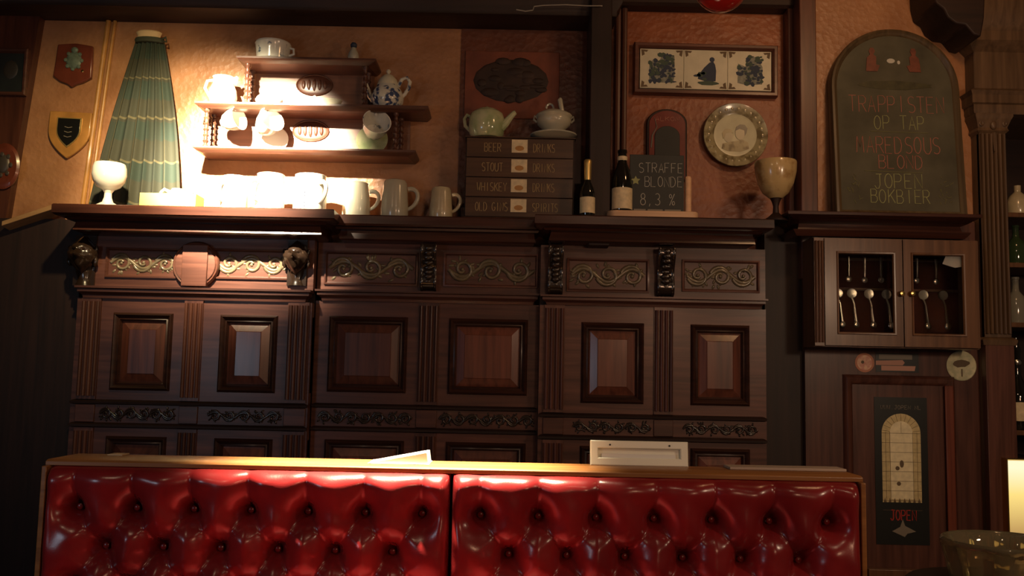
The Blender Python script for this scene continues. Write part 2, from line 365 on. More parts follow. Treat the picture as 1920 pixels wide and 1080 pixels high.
# ================================================================== THE SETTING
ZM = 1.832            # top of the mantel
YW = 3.50             # back wall
ZC = 2.95
YB = 3.60
struct(MB().box(-2.7, 2.9, -2.5, 3.9, -0.05, 0.0).build('floor', M_floor), 'dark timber floor of the pub', 'floor')
struct(MB().box(-2.7, 2.9, -2.5, 3.9, ZC, ZC+0.05).build('ceiling', M_ceil), 'dark ceiling of the pub', 'ceiling')
xp = W(1135, 200, YW).x
xl = W(190, 200, YW).x
struct(MB().box(xl-0.9, xp, YW, YW+0.1, 0, ZC).build('wall_back', M_plaster), 'amber embossed wallpaper wall above the carved panelling', 'wall')
xdk = W(862, 200, YW).x
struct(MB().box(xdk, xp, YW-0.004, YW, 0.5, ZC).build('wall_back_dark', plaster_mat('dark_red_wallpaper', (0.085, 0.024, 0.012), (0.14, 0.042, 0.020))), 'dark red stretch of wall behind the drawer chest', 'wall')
struct(MB().box(xp, W(1525, 200, YW).x+0.1, YW, YW+0.1, 0, ZC).build('wall_back_russet', M_redplaster), 'russet wall behind the framed tiles and plate', 'wall')
# left: raked wall face carrying small plaques, its shadow put into the dark colour
a, b_, c_, d_ = W(88, -60, 3.47), W(10, 430, 3.47), W(-260, 430, 3.47), W(-260, -60, 3.47)
struct(MB().prism([(a.x+0.01, a.z), (b_.x, b_.z), (c_.x, c_.z), (d_.x, d_.z)], 3.46, 3.50).build('wall_left', wood('shaded_left_wall', (0.045,0.014,0.008), (0.10,0.032,0.017), axis='Z', rnd=0.0)), 'shaded wall face with a leaning edge, its shadow painted in as dark brown', 'wall')
struct(MB().box(W(-260,600,3.46).x, W(146,600,3.46).x, 3.455, 3.50, 0, ZM-0.02).build('wall_left_lower', M_darkv), 'very dark lower timber wall beside the panelling', 'wall')
# leaning corner moulding beside the tartan
p0, p1 = W(212, 20, 3.49), W(160, 392, 3.49)
tb = MB()
for off, r in ((0, 0.010), (0.026, 0.007)):
    tb.tube([(p0.x+off-0.013, 3.492, p0.z), (p1.x+off-0.013, 3.492, p1.z)], r, n=10)
struct(tb.build('trim_corner', M_ochre), 'leaning corner bead in the amber wall', 'trim')
# sloping ledge at the foot of the left wall
q0, q1 = W(14, 418, 3.44), W(118, 384, 3.44)
tb = MB(); 
tb.loft([[(q.x, 3.40, q.z-0.018), (q.x, 3.40, q.z), (q.x, 3.47, q.z+0.004), (q.x, 3.47, q.z-0.03)] for q in (q0, q1)])
struct(tb.build('trim_ledge', wood('ledge_wood', (0.30,0.17,0.08), (0.42,0.25,0.12), rnd=0), bev=0.002), 'narrow sloping ledge under the shield plaques', 'trim')
# ceiling beams
zb = Zat(650, 50, YW)
struct(MB().mould(-2.6, W(1142,40,3.36).x, 3.40, 3.51, [(0.0, zb), (0.03, zb+0.012), (0.03, zb+0.03), (0.05, zb+0.06), (0.05, zb+0.10), (0.09, zb+0.13), (0.09, ZC)]).build('trim_beam', M_dark), 'dark moulded timber beam under the ceiling', 'beam')
zb2 = Zat(1300, 24, YW)
struct(MB().mould(W(1150,20,3.42).x, W(1512,20,3.42).x, 3.44, 3.51, [(0.0, zb2), (0.012, zb2+0.01), (0.012, zb2+0.05), (0.05, zb2+0.08), (0.05, ZC)]).build('trim_beam_russet', M_dark), 'dark beam above the framed delft tiles', 'beam')
# posts
xa, xb = W(1106, 220, 3.31).x, W(1146, 220, 3.31).x
struct(MB().box(xa, xb, 3.31, 3.505, ZM-0.1, ZC).build('trim_post', M_darkv, bev=0.004), 'black timber post beside the small bottle', 'post')
xa2, xb2 = W(1150, 220, 3.47).x, W(1178, 220, 3.47).x
pb = MB()
pb.tube([((xa2+xb2)/2-0.012, 3.485, ZM), ((xa2+xb2)/2-0.012, 3.485, ZC)], 0.014, n=10)
pb.tube([((xa2+xb2)/2+0.012, 3.475, ZM), ((xa2+xb2)/2+0.012, 3.475, ZC)], 0.012, n=10)
struct(pb.build('trim_post_bead', M_woodv), 'reddish beaded upright beside the black post', 'post')
xa3, xb3 = W(1484, 220, 3.43).x, W(1521, 220, 3.37).x
pb = MB().box(xa3+0.012, xb3+0.02, 3.36, 3.505, ZM-0.2, ZC); pb.box(xa3-0.008, xa3+0.014, 3.44, 3.505, ZM-0.2, ZC)
struct(pb.build('trim_post_chimney', M_woodv, bev=0.004), 'dark upright beside the arched chalkboard wall', 'post')
# the orange pier behind the arched chalkboard
YP = 3.38
xq0, xq1 = W(1519, 220, YP).x, W(1834, 300, YP).x
struct(MB().box(xq0, xq1, YP, 3.60, ZM-0.05, ZC).build('wall_right_pier', M_plaster), 'amber plaster pier behind the arched chalkboard', 'wall')
# lower right boarding
YR = 3.37
rx_end = W(1440, 850, YR).x
xr0, xr1 = W(1511, 850, YR).x, W(1850, 850, YR).x
struct(MB().box(rx_end, xr0, YR+0.03, YR+0.13, 0, 1.86).build('wall_right_recess', M_darkv), 'recess between the panelling and the cupboard boarding, its shade painted in as black', 'wall')  # shade of the recess is put into the near-black wood colour
struct(MB().box(xr0, xr1, YR, YR+0.13, 0, 1.86).build('wall_right_lower', M_woodv), 'dark timber boarding under the key cupboard', 'wall')
# bay for the bottle shelves on the far right
struct(MB().box(xr1-0.02, 2.9, 3.66, 3.7, 0, ZC).build('wall_right_bay', M_dark), 'dark back of the bottle shelf bay', 'wall')
struct(MB().box(-2.7, -2.6, -2.5, 3.6, 0, ZC).build('wall_side_left', M_darkv), 'dark side wall out of view', 'wall')

# ================================================================== OVERMANTEL PANELLING
def raised_panel(parent, x0, x1, z0, z1, y, fm=None):
    """sunk panel with a bolection moulding and a raised field; y = face of the rails"""
    w_ = 0.030
    f = MB().frame(x0, x1, z0, z1, [(-0.004, y+0.004), (0.0, y-0.008), (0.006, y-0.013), (0.012, y-0.008), (0.017, y+0.000), (0.022, y-0.003), (w_-0.003, y+0.010), (w_, y+0.014)])
    p = f.build('panel_moulding', M_mould, parent, smooth=50)
    i = w_-0.002; e = 0.030
    rings = [[(x0+k, yy, z0+k), (x1-k, yy, z0+k), (x1-k, yy, z1-k), (x0+k, yy, z1-k)] for k, yy in ((i, y+0.016), (i, y+0.012), (i+e, y+0.001), (i+e+0.002, y-0.001))]
    MB().loft(rings).build('panel_field', fm or M_field, parent, smooth=20)
def rails(parent, x0, x1, z0, z1, holes, y, name='panel_rails', m=None):
    """rails and stiles round rectangular holes (holes: list of x0,x1,z0,z1 side by side) with a backing"""
    b = MB(); xs = x0
    hz0, hz1 = holes[0][2], holes[0][3]
    b.box(x0, x1, y, y+0.05, z0, hz0); b.box(x0, x1, y, y+0.05, hz1, z1)
    for h in holes: b.box(xs, h[0], y, y+0.05, hz0, hz1); xs = h[1]
    b.box(xs, x1, y, y+0.05, hz0, hz1)
    b.box(x0, x1, y+0.0162, y+0.05, hz0, hz1)
    return b.build(name, m or M_wood, parent, smooth=20)
def pilaster(parent, x0, x1, z0, z1, y, n=5, name='fluted_pilaster', d=0.014, m=None):
    b = MB(); b.box(x0, x1, y-d*0.5, y+0.01, z0, z1); wd = (x1-x0)/n
    for i in range(n):
        xc = x0+wd*(i+0.5)
        b.loft([[(xc+wd*0.40*math.cos(t), y-d*0.5-d*0.75*math.sin(t), z) for t in [PI*k/6 for k in range(7)]] for z in (z0+0.012, z1-0.012)])
    return b.build(name, m or M_woodv, parent, smooth=40)
def carved_scroll(parent, x0, x1, z0, z1, y, seed=1, name='carved_scroll', m=None, flip=1):
    """vine scroll in relief: wavy stem, spiral tendrils and leaves"""
    b = MB(); rg = random.Random(seed); H = (z1-z0); zc = (z0+z1)/2; L_ = x1-x0
    nw = max(2, round(L_/(H*0.95))); wl = L_/nw; A = H*0.24
    r0 = H*0.085
    pts = [(x0+L_*i/60, y-r0*0.5, zc+flip*A*math.sin(2*PI*i/60*nw/2)) for i in range(61)]
    b.tube(pts, r0, n=7)
    for k in range(nw):
        xc = x0+wl*(k+0.5); s_ = flip*(1 if k % 2 == 0 else -1); zz = zc-s_*H*0.02
        R = min(H*0.42, wl*0.48); sp = []
        for i in range(27):
            t = i/26; ang = s_*(PI*0.9-2.7*PI*t); rad = R*(1-0.82*t)
            sp.append((xc+rad*math.cos(ang), y-r0*0.6-0.003*t, zz+rad*math.sin(ang)))
        b.tube(sp, [r0*(0.95-0.3*i/26) for i in range(27)], n=7)
        b.ball((xc+rg.uniform(-.2,.2)*R*0.2, y-r0*0.8, zz), (H*0.075, H*0.06, H*0.075), 8, 6)
        for q in range(11):
            an = rg.uniform(0, 2*PI); d = rg.uniform(0.45, 1.05)*R*1.15
            M_ = Matrix.Rotation(-an+rg.uniform(-.6,.6), 3, 'Y')
            b.ball((xc+d*math.cos(an), y-r0*0.35, max(z0+H*.07, min(z1-H*.07, zz+d*math.sin(an)))), (H*0.13, H*0.07, H*0.062), 8, 6, M=M_)
    return b.build(name, m or M_carve, parent, smooth=60)
def frieze(parent, x0, x1, z0, z1, y, seed, flip=1):
    b = MB(); b.box(x0, x1, y+0.012, y+0.03, z0, z1)
    f = b.build('frieze_panel', M_carve, parent)
    MB().frame(x0, x1, z0, z1, [(-0.006, y+0.012), (-0.006, y-0.004), (0.0, y-0.006), (0.005, y+0.004), (0.007, y+0.014)]).build('frieze_moulding', M_wood, f, smooth=50)
    carved_scroll(f, x0+0.012, x1-0.012, z0+0.006, z1-0.006, y+0.010, seed, flip=flip)
def head_corbel(parent, x, ztop, zbot, y):
    """carved bearded head on a bracket, looking out from under the cornice"""
    H = ztop-zbot; hw = H*0.26
    prof = []; n, mrow = 30, 26; vs_, fs_ = [], []
    def g(u, v, cu, cv, su, sv): return math.exp(-((u-cu)/su)**2-((v-cv)/sv)**2)
    for i in range(mrow+1):
        t = i/mrow; ph = PI*t
        for j in range(n):
            th = 2*PI*j/n; u = math.atan2(math.sin(th), math.cos(th)); v = 1-2*t      # u=0 faces the viewer
            r = 1.0
            r += 0.48*g(u, v, 0, 0.00, 0.18, 0.15) + 0.20*g(u, v, 0, 0.20, 0.12, 0.2)               # nose
            r += 0.20*g(u, v, 0.38, 0.36, 0.30, 0.09) + 0.20*g(u, v, -0.38, 0.36, 0.30, 0.09)       # brows
            r -= 0.26*g(u, v, 0.40, 0.16, 0.20, 0.11) + 0.26*g(u, v, -0.40, 0.16, 0.20, 0.11)       # eye sockets
            r += 0.07*g(u, v, 0.38, 0.16, 0.10, 0.05) + 0.07*g(u, v, -0.38, 0.16, 0.10, 0.05)       # eyeballs
            r += 0.10*g(u, v, 0.55, -0.08, 0.22, 0.16) + 0.10*g(u, v, -0.55, -0.08, 0.22, 0.16)     # cheeks
            r -= 0.08*g(u, v, 0, -0.26, 0.30, 0.05); r += 0.09*g(u, v, 0, -0.20, 0.34, 0.06) + 0.08*g(u, v, 0, -0.34, 0.26, 0.06)
            r += 0.30*g(u, v, 0, -0.66, 0.40, 0.22)                                                 # chin and beard
            if v > 0.45 or abs(u) > 1.0: r += (0.14+0.09*math.sin(u*9+v*6)*math.sin(v*13))*(1 if v < 0.9 else 0.3)    # hair locks
            sr = math.sin(ph)
            vs_.append((x+hw*r*sr*math.sin(u)*0.92, y-0.020-hw*1.05*r*sr*math.cos(u), ztop-H*0.40+H*0.38*v*(1+0.05*g(u,v,0,-1,1,.4))))
    for i in range(mrow):
        for j in range(n):
            k = (j+1) % n; fs_.append((i*n+j, i*n+k, (i+1)*n+k, (i+1)*n+j))
    b = MB(); b.add(vs_, fs_)
    # shoulder bracket under the head
    b.loft([[(x+rw*math.cos(t), y+0.012-dp*max(0, math.sin(t)), z) for t in [PI*k/8 for k in range(9)]]
            for z, rw, dp in ((ztop-H*0.56, hw*0.6, hw*0.9), (ztop-H*0.72, hw*0.72, hw*0.8), (ztop-H*0.86, hw*0.55, hw*0.6), (ztop-H*0.93, hw*0.62, hw*0.7), (zbot, hw*0.75, hw*0.75))])
    for s_ in (-1, 1):      # wavy locks beside the face
        for q in range(2):
            b.tube([(x+s_*hw*(0.80+0.14*q+0.08*math.sin(k*1.1+q)), y-0.010-0.012*q, ztop-H*(0.22+0.05*k)) for k in range(9)], [hw*0.10]+[hw*0.16]*7+[hw*0.06], n=8)
    # block behind
    b.box(x-hw*0.8, x+hw*0.8, y-0.006, y+0.004, zbot, ztop)
    return b.build('head_corbel', M_carvedark, parent, smooth=60)
M_carvedark = mat('dark_carved_wood', (0.020, 0.011, 0.007), 0.24, coat=0.6)
def console(parent, x, ztop, zbot, y, hw):
    """S-scroll bracket with a leaf on its face"""
    H = ztop-zbot; prof = [(0.0, ztop), (0.060, ztop), (0.066, ztop-H*.08), (0.062, ztop-H*.2), (0.046, ztop-H*.32), (0.034, ztop-H*.46), (0.030, ztop-H*.6), (0.036, ztop-H*.72), (0.040, ztop-H*.83), (0.032, ztop-H*.95), (0.012, zbot), (0.0, zbot)]
    b = MB(); b.loft([[(xx, y-p, z) for p, z in prof] for xx in (x-hw*.7, x+hw*.7)])
    for i in range(9):
        t = i/8; z = ztop-H*(0.09+0.82*t); k = min(int(t*10)+1, 10); p = prof[k][0]
        b.ball((x, y-p-0.001, z), (hw*(0.62-0.25*abs(t-.4)), 0.008, H*0.06), 10, 6)
    for s_ in (-1, 1):
        b.tube([(x+s_*hw*0.72, y-prof[k][0]*0.96, prof[k][1]) for k in range(1, 11)], hw*0.17, n=6)
    return b.build('console_bracket', M_carvedark, parent, smooth=60)

ZCL = Zat(360, 438, 3.28)
def unit(name, label, px0, px1, yface, ycorn, corn_px, bays, pils, levels, stiles):
    """one section of the overmantel. bays: panel px extents; levels in photo rows at px mid"""
    pm = (px0+px1)/2
    Z = {k: Zat(pm, v, yface) for k, v in levels.items()}
    x0, x1 = W(px0, 600, yface).x, W(px1, 600, yface).x
    xm = (x0+x1)/2
    t = thing(name, label, 'panelling', (0, 0, 0))
    # carcass behind
    MB().box(x0, x1, yface+0.045, YW, 0.02, ZCL-0.001).build('carcass', M_dark, t)
    # main panels
    holes = [(W(a, 650, yface).x, W(b2, 650, yface).x, Z['pbot'], Z['ptop']) for a, b2 in bays]
    rails(t, x0, x1, Z['strip_top'], Z['mould_bot'], holes, yface)
    for h in holes: raised_panel(t, *h, yface)
    # carved strip
    b = MB(); b.box(x0, x1, yface-0.002, yface+0.05, Z['strip_bot'], Z['strip_top']); b.build('strip_rail', M_wood, t)
    MB().mould(x0+0.014, x1-0.014, yface, yface+0.02, [(0, Z['strip_top']-0.006), (0.012, Z['strip_top']-0.002), (0.014, Z['strip_top']+0.006), (0.006, Z['strip_top']+0.011), (0, Z['strip_top']+0.013)]).build('strip_bead', M_dark, t)
    MB().mould(x0+0.014, x1-0.014, yface, yface+0.02, [(0, Z['strip_bot']-0.012), (0.013, Z['strip_bot']-0.008), (0.014, Z['strip_bot']), (0.005, Z['strip_bot']+0.006), (0, Z['strip_bot']+0.008)]).build('strip_bead', M_dark, t)
    for k, h in enumerate(holes):
        carved_scroll(t, h[0]-0.03, h[1]+0.03, Z['strip_bot']+0.014, Z['strip_top']-0.012, yface-0.002, seed=k+px0, name='carved_strip', m=M_carvedark)
    # lower panels
    lz1 = Zat(pm, levels['low_top'], yface); lz0 = 0.42
    low = [(h[0], h[1], lz0, lz1) for h in holes]
    rails(t, x0, x1, 0.10, Z['strip_bot'], low, yface)
    for h in low: raised_panel(t, *h, yface)
    MB().mould(x0+0.02, x1-0.02, yface, yface+0.04, [(0.02, 0.0), (0.02, 0.085), (0.008, 0.105), (0, 0.11)]).build('plinth', M_dark, t)
    # pilasters
    for a, b2, n in pils:
        pa, pb_ = W(a, 650, yface).x, W(b2, 650, yface).x
        pilaster(t, pa, pb_, Z['strip_top']+0.014, Z['mould_bot'], yface, n)
        MB().box(pa, pb_, yface-0.008, yface+0.01, Z['strip_bot']+0.008, Z['strip_top']-0.006).build('pilaster_block', M_wood, t, bev=0.002)
        pilaster(t, pa, pb_, 0.12, Z['strip_bot']-0.012, yface, n)
    # dado moulding under the frieze
    zt, zl = Z['mould_top'], Z['mould_bot']; h_ = zt-zl
    MB().mould(x0+0.034, x1-0.034, yface, yface+0.03, [(0.0, zl), (0.010, zl), (0.012, zl+h_*.25), (0.020, zl+h_*.4), (0.026, zl+h_*.5), (0.026, zl+h_*.72), (0.034, zl+h_*.8), (0.034, zl+h_*.97), (0.0, zt)]).build('frieze_sill', M_wood, t)
    # frieze board
    fb = MB().box(x0, x1, yface+0.004, yface+0.05, zt, ZCL-0.0005); fb.build('frieze_board', M_wood, t)
    return t, Z, x0, x1

# the section with the carved heads
YL, YM, YRT = 3.38, 3.43, 3.375
LV = dict(ptop=588, pbot=731, strip_top=757, strip_bot=797, low_top=820, mould_top=538, mould_bot=561)
def lv(d): return {k: v+d for k, v in LV.items()}
tL, ZL, lx0, lx1 = unit('overmantel_section', 'mahogany panelling section with two carved heads under a deep cornice', 143, 584, YL, 3.22, None,
    [(211, 321), (412, 518)], [(150, 186, 4), (343, 378, 4), (538, 578, 4)], lv(2), None)
tM, ZMi, mx0, mx1 = unit('overmantel_section', 'mahogany panelling section with two square panels below beer mugs and small drawers', 591, 1011, YM, 3.32, None,
    [(617, 762), (842, 988)], [(784, 822, 4)], {**lv(9), 'pbot': 737, 'mould_top': 547, 'mould_bot': 568, 'strip_top': 766, 'strip_bot': 806}, None)
tR, ZR, rx0, rx1 = unit('overmantel_section', 'reddish mahogany panelling section with scroll brackets below chalk sign and plate', 1012, 1436, YRT, 3.24, None,
    [(1091, 1206), (1296, 1404)], [(1020, 1058, 4), (1226, 1262, 4)], {**lv(20), 'pbot': 757, 'mould_top': 557, 'mould_bot': 576, 'ptop': 608, 'strip_top': 784, 'strip_bot': 822}, None)

def cornice(parent, x0, x1, yfront, ytop, zlow, name='cornice', deep=True):
    """x0..x1 at the outer front edge of the top slab; yfront = its front plane"""
    P = [(0.0, zlow)]
    h = ZM-zlow; dep = 0.16 if deep else 0.10
    prof = [(-0.02, zlow), (0.096, zlow), (0.106, zlow+h*.06), (0.098, zlow+h*.40), (0.120, zlow+h*.44), (0.128, zlow+h*.52), (0.150, zlow+h*.56), (0.160, zlow+h*.64), (0.160, ZM-0.004), (0.156, ZM)]
    k = dep/0.16
    prof = [(p*k, z) for p, z in prof]
    return MB().mould(x0+dep, x1-dep, yfront+dep, YW-0.001, prof).build(name, M_cornice, parent, smooth=30)
M_cornice = wood('cornice_mahogany', (0.028, 0.010, 0.007), (0.070, 0.024, 0.015), rough=0.26, axis='X', rnd=0.05)
# left: deep cornice, lit cove
mantel = thing('mantel_shelf', 'long moulded mahogany mantel shelf carrying mugs, bottles and a chalkboard stand', 'shelf', (0, 0, 0))
cx0, cx1 = Xat(97, ZM, 3.22), Xat(627, ZM, 3.22)
cornice(mantel, cx0, cx1, 3.22, ZM, ZCL, deep=True)
cornice(mantel, cx1-0.04, Xat(1003, ZM, 3.235)+0.04, 3.325, ZM, ZCL, deep=False)
cornice(mantel, Xat(1003, ZM, 3.235), Xat(1452, ZM, 3.235), 3.235, ZM, ZCL, deep=True)
# friezes
def fz(t, a, b2, pt, pbm, y, seed, flip=1):
    pm = (a+b2)/2
    frieze(t, W(a, 495, y).x, W(b2, 495, y).x, Zat(pm, pbm, y), Zat(pm, pt, y), y, seed, flip)
fz(tL, 201, 336, 468, 518, YL, 3); fz(tL, 402, 541, 470, 521, YL, 5, -1)
# disc with a flat block across it
dc = W(369, 497, YL); R_ = 43*S(YL)
MB().lathe([(R_*1.0, 0.0), (R_*1.02, 0.012), (R_*0.96, 0.022), (R_*0.90, 0.018), (R_*0.86, 0.024), (0.001, 0.026)], c=(dc.x, YL+0.004, dc.z), n=40, M=Matrix.Rotation(PI/2, 3, 'X')).build('round_boss', M_wood, tL, smooth=40)
MB().box(W(346,497,YL).x, W(393,497,YL).x, YL-0.030, YL, Zat(369,538,YL), Zat(369,461,YL)).build('boss_block', M_wood, tL, bev=0.002)
fz(tM, 612, 781, 475, 532, YM, 7); fz(tM, 835, 1006, 478, 536, YM, 9, -1)
fz(tR, 1066, 1214, 488, 545, YRT, 11); fz(tR, 1282, 1421, 491, 545, YRT, 13, -1)
for px in (160, 558):
    o = W(px, 490, YL); head_corbel(tL, o.x, min(Zat(px, 441, YL), ZCL-0.001), Zat(px, 536, YL), YL)
for t, px, y, zt, zb_, hw in ((tM, 805, YM, 458, 545, 17), (tR, 1041, YRT, 460, 552, 16), (tR, 1246, YRT, 462, 556, 18)):
    o = W(px, 500, y); console(t, o.x, min(Zat(px, zt, y), ZCL-0.008), Zat(px, zb_, y), y, hw*S(y))

# ================================================================== RED TUFTED BENCH
YF = 2.0
bx0, bx1 = -1.008, 0.772
ZCAP = 1.046
bench = thing('tufted_bench', 'red buttoned leather bench back in a narrow oak frame', 'bench', ((bx0+bx1)/2, 2.08, 0))
ox, oy = (bx0+bx1)/2, 2.08
def bl(b): return b.xf(Matrix.Translation((-ox, -oy, 0)))
bl(MB().loft([[(bx0-0.006, 2.016, ZCAP-0.013), (bx1+0.006, 2.016, ZCAP-0.013), (bx1+0.006, 2.165, ZCAP-0.013), (bx0-0.006, 2.165, ZCAP-0.013)], [(bx0-0.006, 2.016, ZCAP-0.004), (bx1+0.006, 2.016, ZCAP-0.004), (bx1+0.006, 2.165, ZCAP-0.004), (bx0-0.006, 2.165, ZCAP-0.004)], [(bx0-0.004, 2.022, ZCAP), (bx1+0.004, 2.022, ZCAP), (bx1+0.004, 2.163, ZCAP), (bx0-0.004, 2.163, ZCAP)]])).build('cap_rail', M_caprail, bench, bev=0.001)
for xx in ((bx0-0.006, bx0+0.005), (bx1-0.005, bx1+0.006)):
    bl(MB().box(xx[0], xx[1], 2.000, 2.16, 0.05, ZCAP-0.013)).build('end_post', M_caprail, bench, bev=0.002)
bl(MB().box(bx0+0.008, bx1-0.008, 2.10, 2.16, 0.10, ZCAP-0.013)).build('back_board', M_woodv, bench)
xs_split = Xat(845, 0.95, 2.02)
sp_x = 0.1235; row_dz = 0.083
z_row1 = Zat(500, 957, 2.03)
def section(x0, x1, nb):
    z0, z1 = 0.50, ZCAP-0.0135
    step = (x1-x0)/nb
    btn = []; seg = []
    nrow = 6
    rowsx = []
    for r in range(nrow):
        xs = [x0+step*(i+0.5) for i in range(nb)] if r % 2 == 0 else [x0+step*i for i in range(1, nb)]
        rowsx.append(xs)
        for x in xs: btn.append((x, z_row1-row_dz*r))
    for r in range(nrow-1):
        for x in rowsx[r]:
            for q in rowsx[r+1]:
                if abs(abs(q-x)-step/2) < 1e-3: seg.append((x, z_row1-row_dz*r, q, z_row1-row_dz*(r+1)))
    for x in rowsx[0]: seg.append((x, z_row1, x, z1))
    nx, nz = int((x1-x0)/0.0052), int((z1-z0)/0.0052)
    X, Zg = np.meshgrid(np.linspace(x0, x1, nx+1), np.linspace(z0, z1, nz+1))
    dmin = np.full(X.shape, 9.0)
    for bx, bz in btn: dmin = np.minimum(dmin, np.hypot(X-bx, Zg-bz))
    smin = np.full(X.shape, 9.0)
    for ax, az, cx, cz in seg:
        dx, dz = cx-ax, cz-az; L2 = dx*dx+dz*dz
        t = np.clip(((X-ax)*dx+(Zg-az)*dz)/L2, 0, 1)
        d = np.hypot(X-(ax+t*dx), Zg-(az+t*dz))
        if abs(dx) < 1e-6: d = d + 0.012*np.clip((Zg-az)/(z1-az), 0, 1)       # pleats fade towards the roll
        smin = np.minimum(smin, d)
    h = 0.062*np.ones_like(X)
    h -= 0.034*np.exp(-(dmin/0.019)**2) + 0.022*np.exp(-(dmin/0.042)**2)
    h -= 0.007*np.exp(-(smin/0.008)**2) + 0.012*np.exp(-(smin/0.026)**2)
    h -= 0.0022*np.sin(X*71+Zg*23)*np.sin(Zg*61-X*17)
    # rounded edges: top roll, ends
    rt = np.clip((z1-Zg)/0.034, 0, 1); h *= 0.35+0.65*np.sqrt(1-(1-rt)**2)
    for e in ((X-x0), (x1-X)):
        re = np.clip(e/0.022, 0, 1); h *= 0.12+0.88*np.sqrt(1-(1-re)**2)
    Y = 2.040-h
    vs_ = np.stack([X-ox, Y-oy, Zg], -1).reshape(-1, 3); W1 = nx+1
    b = MB(); b.v = [tuple(p) for p in vs_.tolist()]
    b.f = [(i*W1+j, i*W1+j+1, (i+1)*W1+j+1, (i+1)*W1+j) for i in range(nz) for j in range(nx)]
    o = b.build('leather_back', M_leather, bench, smooth=180)
    bm_ = None
    for bx, bz in btn:
        if bm_ is None:
            q = MB().lathe([(0.001, 0.003), (0.004, 0.0025), (0.0065, 0.001), (0.007, -0.004), (0.001, -0.004)], n=12, M=Matrix.Rotation(PI/2, 3, 'X')).build('button', M_leather, o)
            bm_ = q.data
        else:
            q = bpy.data.objects.new('button', bm_); COL.objects.link(q); q.parent = o
        q.location = (bx-ox, 2.040-0.006-oy, bz)
section(bx0+0.005, xs_split-0.001, 7)
section(xs_split+0.001, bx1-0.005, 7)
# seat (just below the frame)
bl(MB().box(bx0+0.008, bx1-0.008, 1.52, 2.06, 0.10, 0.36)).build('seat_base', M_woodv, bench)
sc_ = MB().loft([[(bx0+0.012+i, 1.50+i, z), (bx1-0.012-i, 1.50+i, z), (bx1-0.012-i, 2.05, z), (bx0+0.012+i, 2.05, z)] for i, z in ((0.0, 0.362), (0.0, 0.45), (0.012, 0.478), (0.04, 0.49))])
bl(sc_).build('seat_cushion', M_leather, bench, bev=0.01)

# ================================================================== THINGS ON THE BENCH CAP
ZT = ZCAP+0.0005
# tented white card
y0_ = 2.10; s = S(2.1)
x_ = Xat(752, ZT, y0_)
t = thing('menu_card', 'white folded card lying half open on the bench cap', 'card', (x_, y0_, ZT))
MB().prism([(-54*s, 0.0012), (46*s, 0.026), (49*s, 0.026), (52*s, 0.0012)], -0.04, 0.045).build('folded_leaf', M_paper, t)
MB().box(-56*s, 54*s, -0.045, 0.05, 0, 0.0012).build('under_leaf', M_paper, t)
# white frame stand
x_ = Xat(1199, ZT, 2.135); wd, ht = 91*s, 46*s
t = thing('menu_stand', 'ivory plastic frame standing on the bench cap', 'menu stand', (x_, 2.135, ZT), rot=(math.radians(-7), 0, 0))
fr = MB().frame(-wd, wd, 0, ht, [(0.0, 0.012), (0.0, 0.002), (0.002, 0.0), (0.016, 0.0), (0.018, 0.002), (0.018, 0.010)])
fr.build('frame', M_plastic, t, smooth=30)
MB().box(-wd, wd, 0.011, 0.014, 0, ht).build('back_plate', M_plastic, t)
MB().box(-wd+0.026, wd-0.028, 0.006, 0.011, 0.001, ht-0.030).build('insert', M_paper, t, bev=0.001)
for sx in (-0.6, 0.62):
    MB().lathe([(0.0022, 0), (0.0022, 0.0012), (0.001, 0.0015)], c=(wd*sx, -0.0002, ht-0.010), n=10, M=Matrix.Rotation(PI/2, 3, 'X')).build('screw', M_black, t)
# flat leaflets
x_ = Xat(1470, ZT, 2.13)
t = MB().box(-107*s, 107*s, -0.03, 0.03, 0, 0.006); o = t.build('leaflet', mat('grey_leaflet', (0.40,0.30,0.23), 0.6), None, (x_, 2.128, ZT), bev=0.001); o.rotation_euler = (0, 0, math.radians(1.0))
tag(o, 'flat pale grey leaflet lying on the bench cap beyond the ivory frame', 'leaflet')
x_ = Xat(222, ZT, 2.14)
o = MB().box(-14*s, 14*s, -0.02, 0.02, 0, 0.003).build('beer_mat', mat('beer_mat_board', (0.5,0.36,0.2), 0.7), None, (x_, 2.14, ZT), bev=0.0005)
tag(o, 'small pale beer mat lying on the bench cap alone', 'beer mat')

# ================================================================== ON THE MANTEL
def base(px, Y, z=ZM): return Vector((Xat(px, z, Y), Y, z+0.0003))
# --- tartan cloth
Yk = 3.455; s = S(Yk)
B0 = base(254, Yk)
t = thing('tartan_cloth', 'pleated green tartan cloth tied at the neck against the amber wall', 'cloth', B0)
zt_ = Zat(280, 78, Yk)-ZM
xt = W(282, 78, Yk).x-B0.x; xbl = W(163, 380, Yk).x-B0.x; xbr = W(343, 376, Yk).x-B0.x
nu, nv = 120, 40; b = MB(); uvs = []
for i in range(nv+1):
    v = i/nv; z = zt_*(1-v)+0.002
    xl_ = (xt-28*s)*(1-v)+xbl*v - 0.010*math.sin(PI*v); xr_ = (xt+27*s)*(1-v)+xbr*v + 0.016*math.sin(PI*v)
    for j in range(nu+1):
        u = j/nu; amp = 0.004+0.010*v
        ph = u*46+0.8*math.sin(u*9)+v*0.6
        y = -amp*(math.sin(ph)+0.5*abs(math.sin(ph*0.5)))*(0.5+0.5*math.sin(PI*min(1,u*1.02))) - 0.014*math.sin(PI*u)
        b.v.append((xl_+(xr_-xl_)*u+0.003*v*math.cos(ph), y, z+0.004*math.sin(ph)*v)); uvs.append((u, v))
b.f = [(i*(nu+1)+j, i*(nu+1)+j+1, (i+1)*(nu+1)+j+1, (i+1)*(nu+1)+j) for i in range(nv) for j in range(nu)]
b.uv = uvs
o = b.build('pleated_cloth', M_tartan, t, smooth=180)
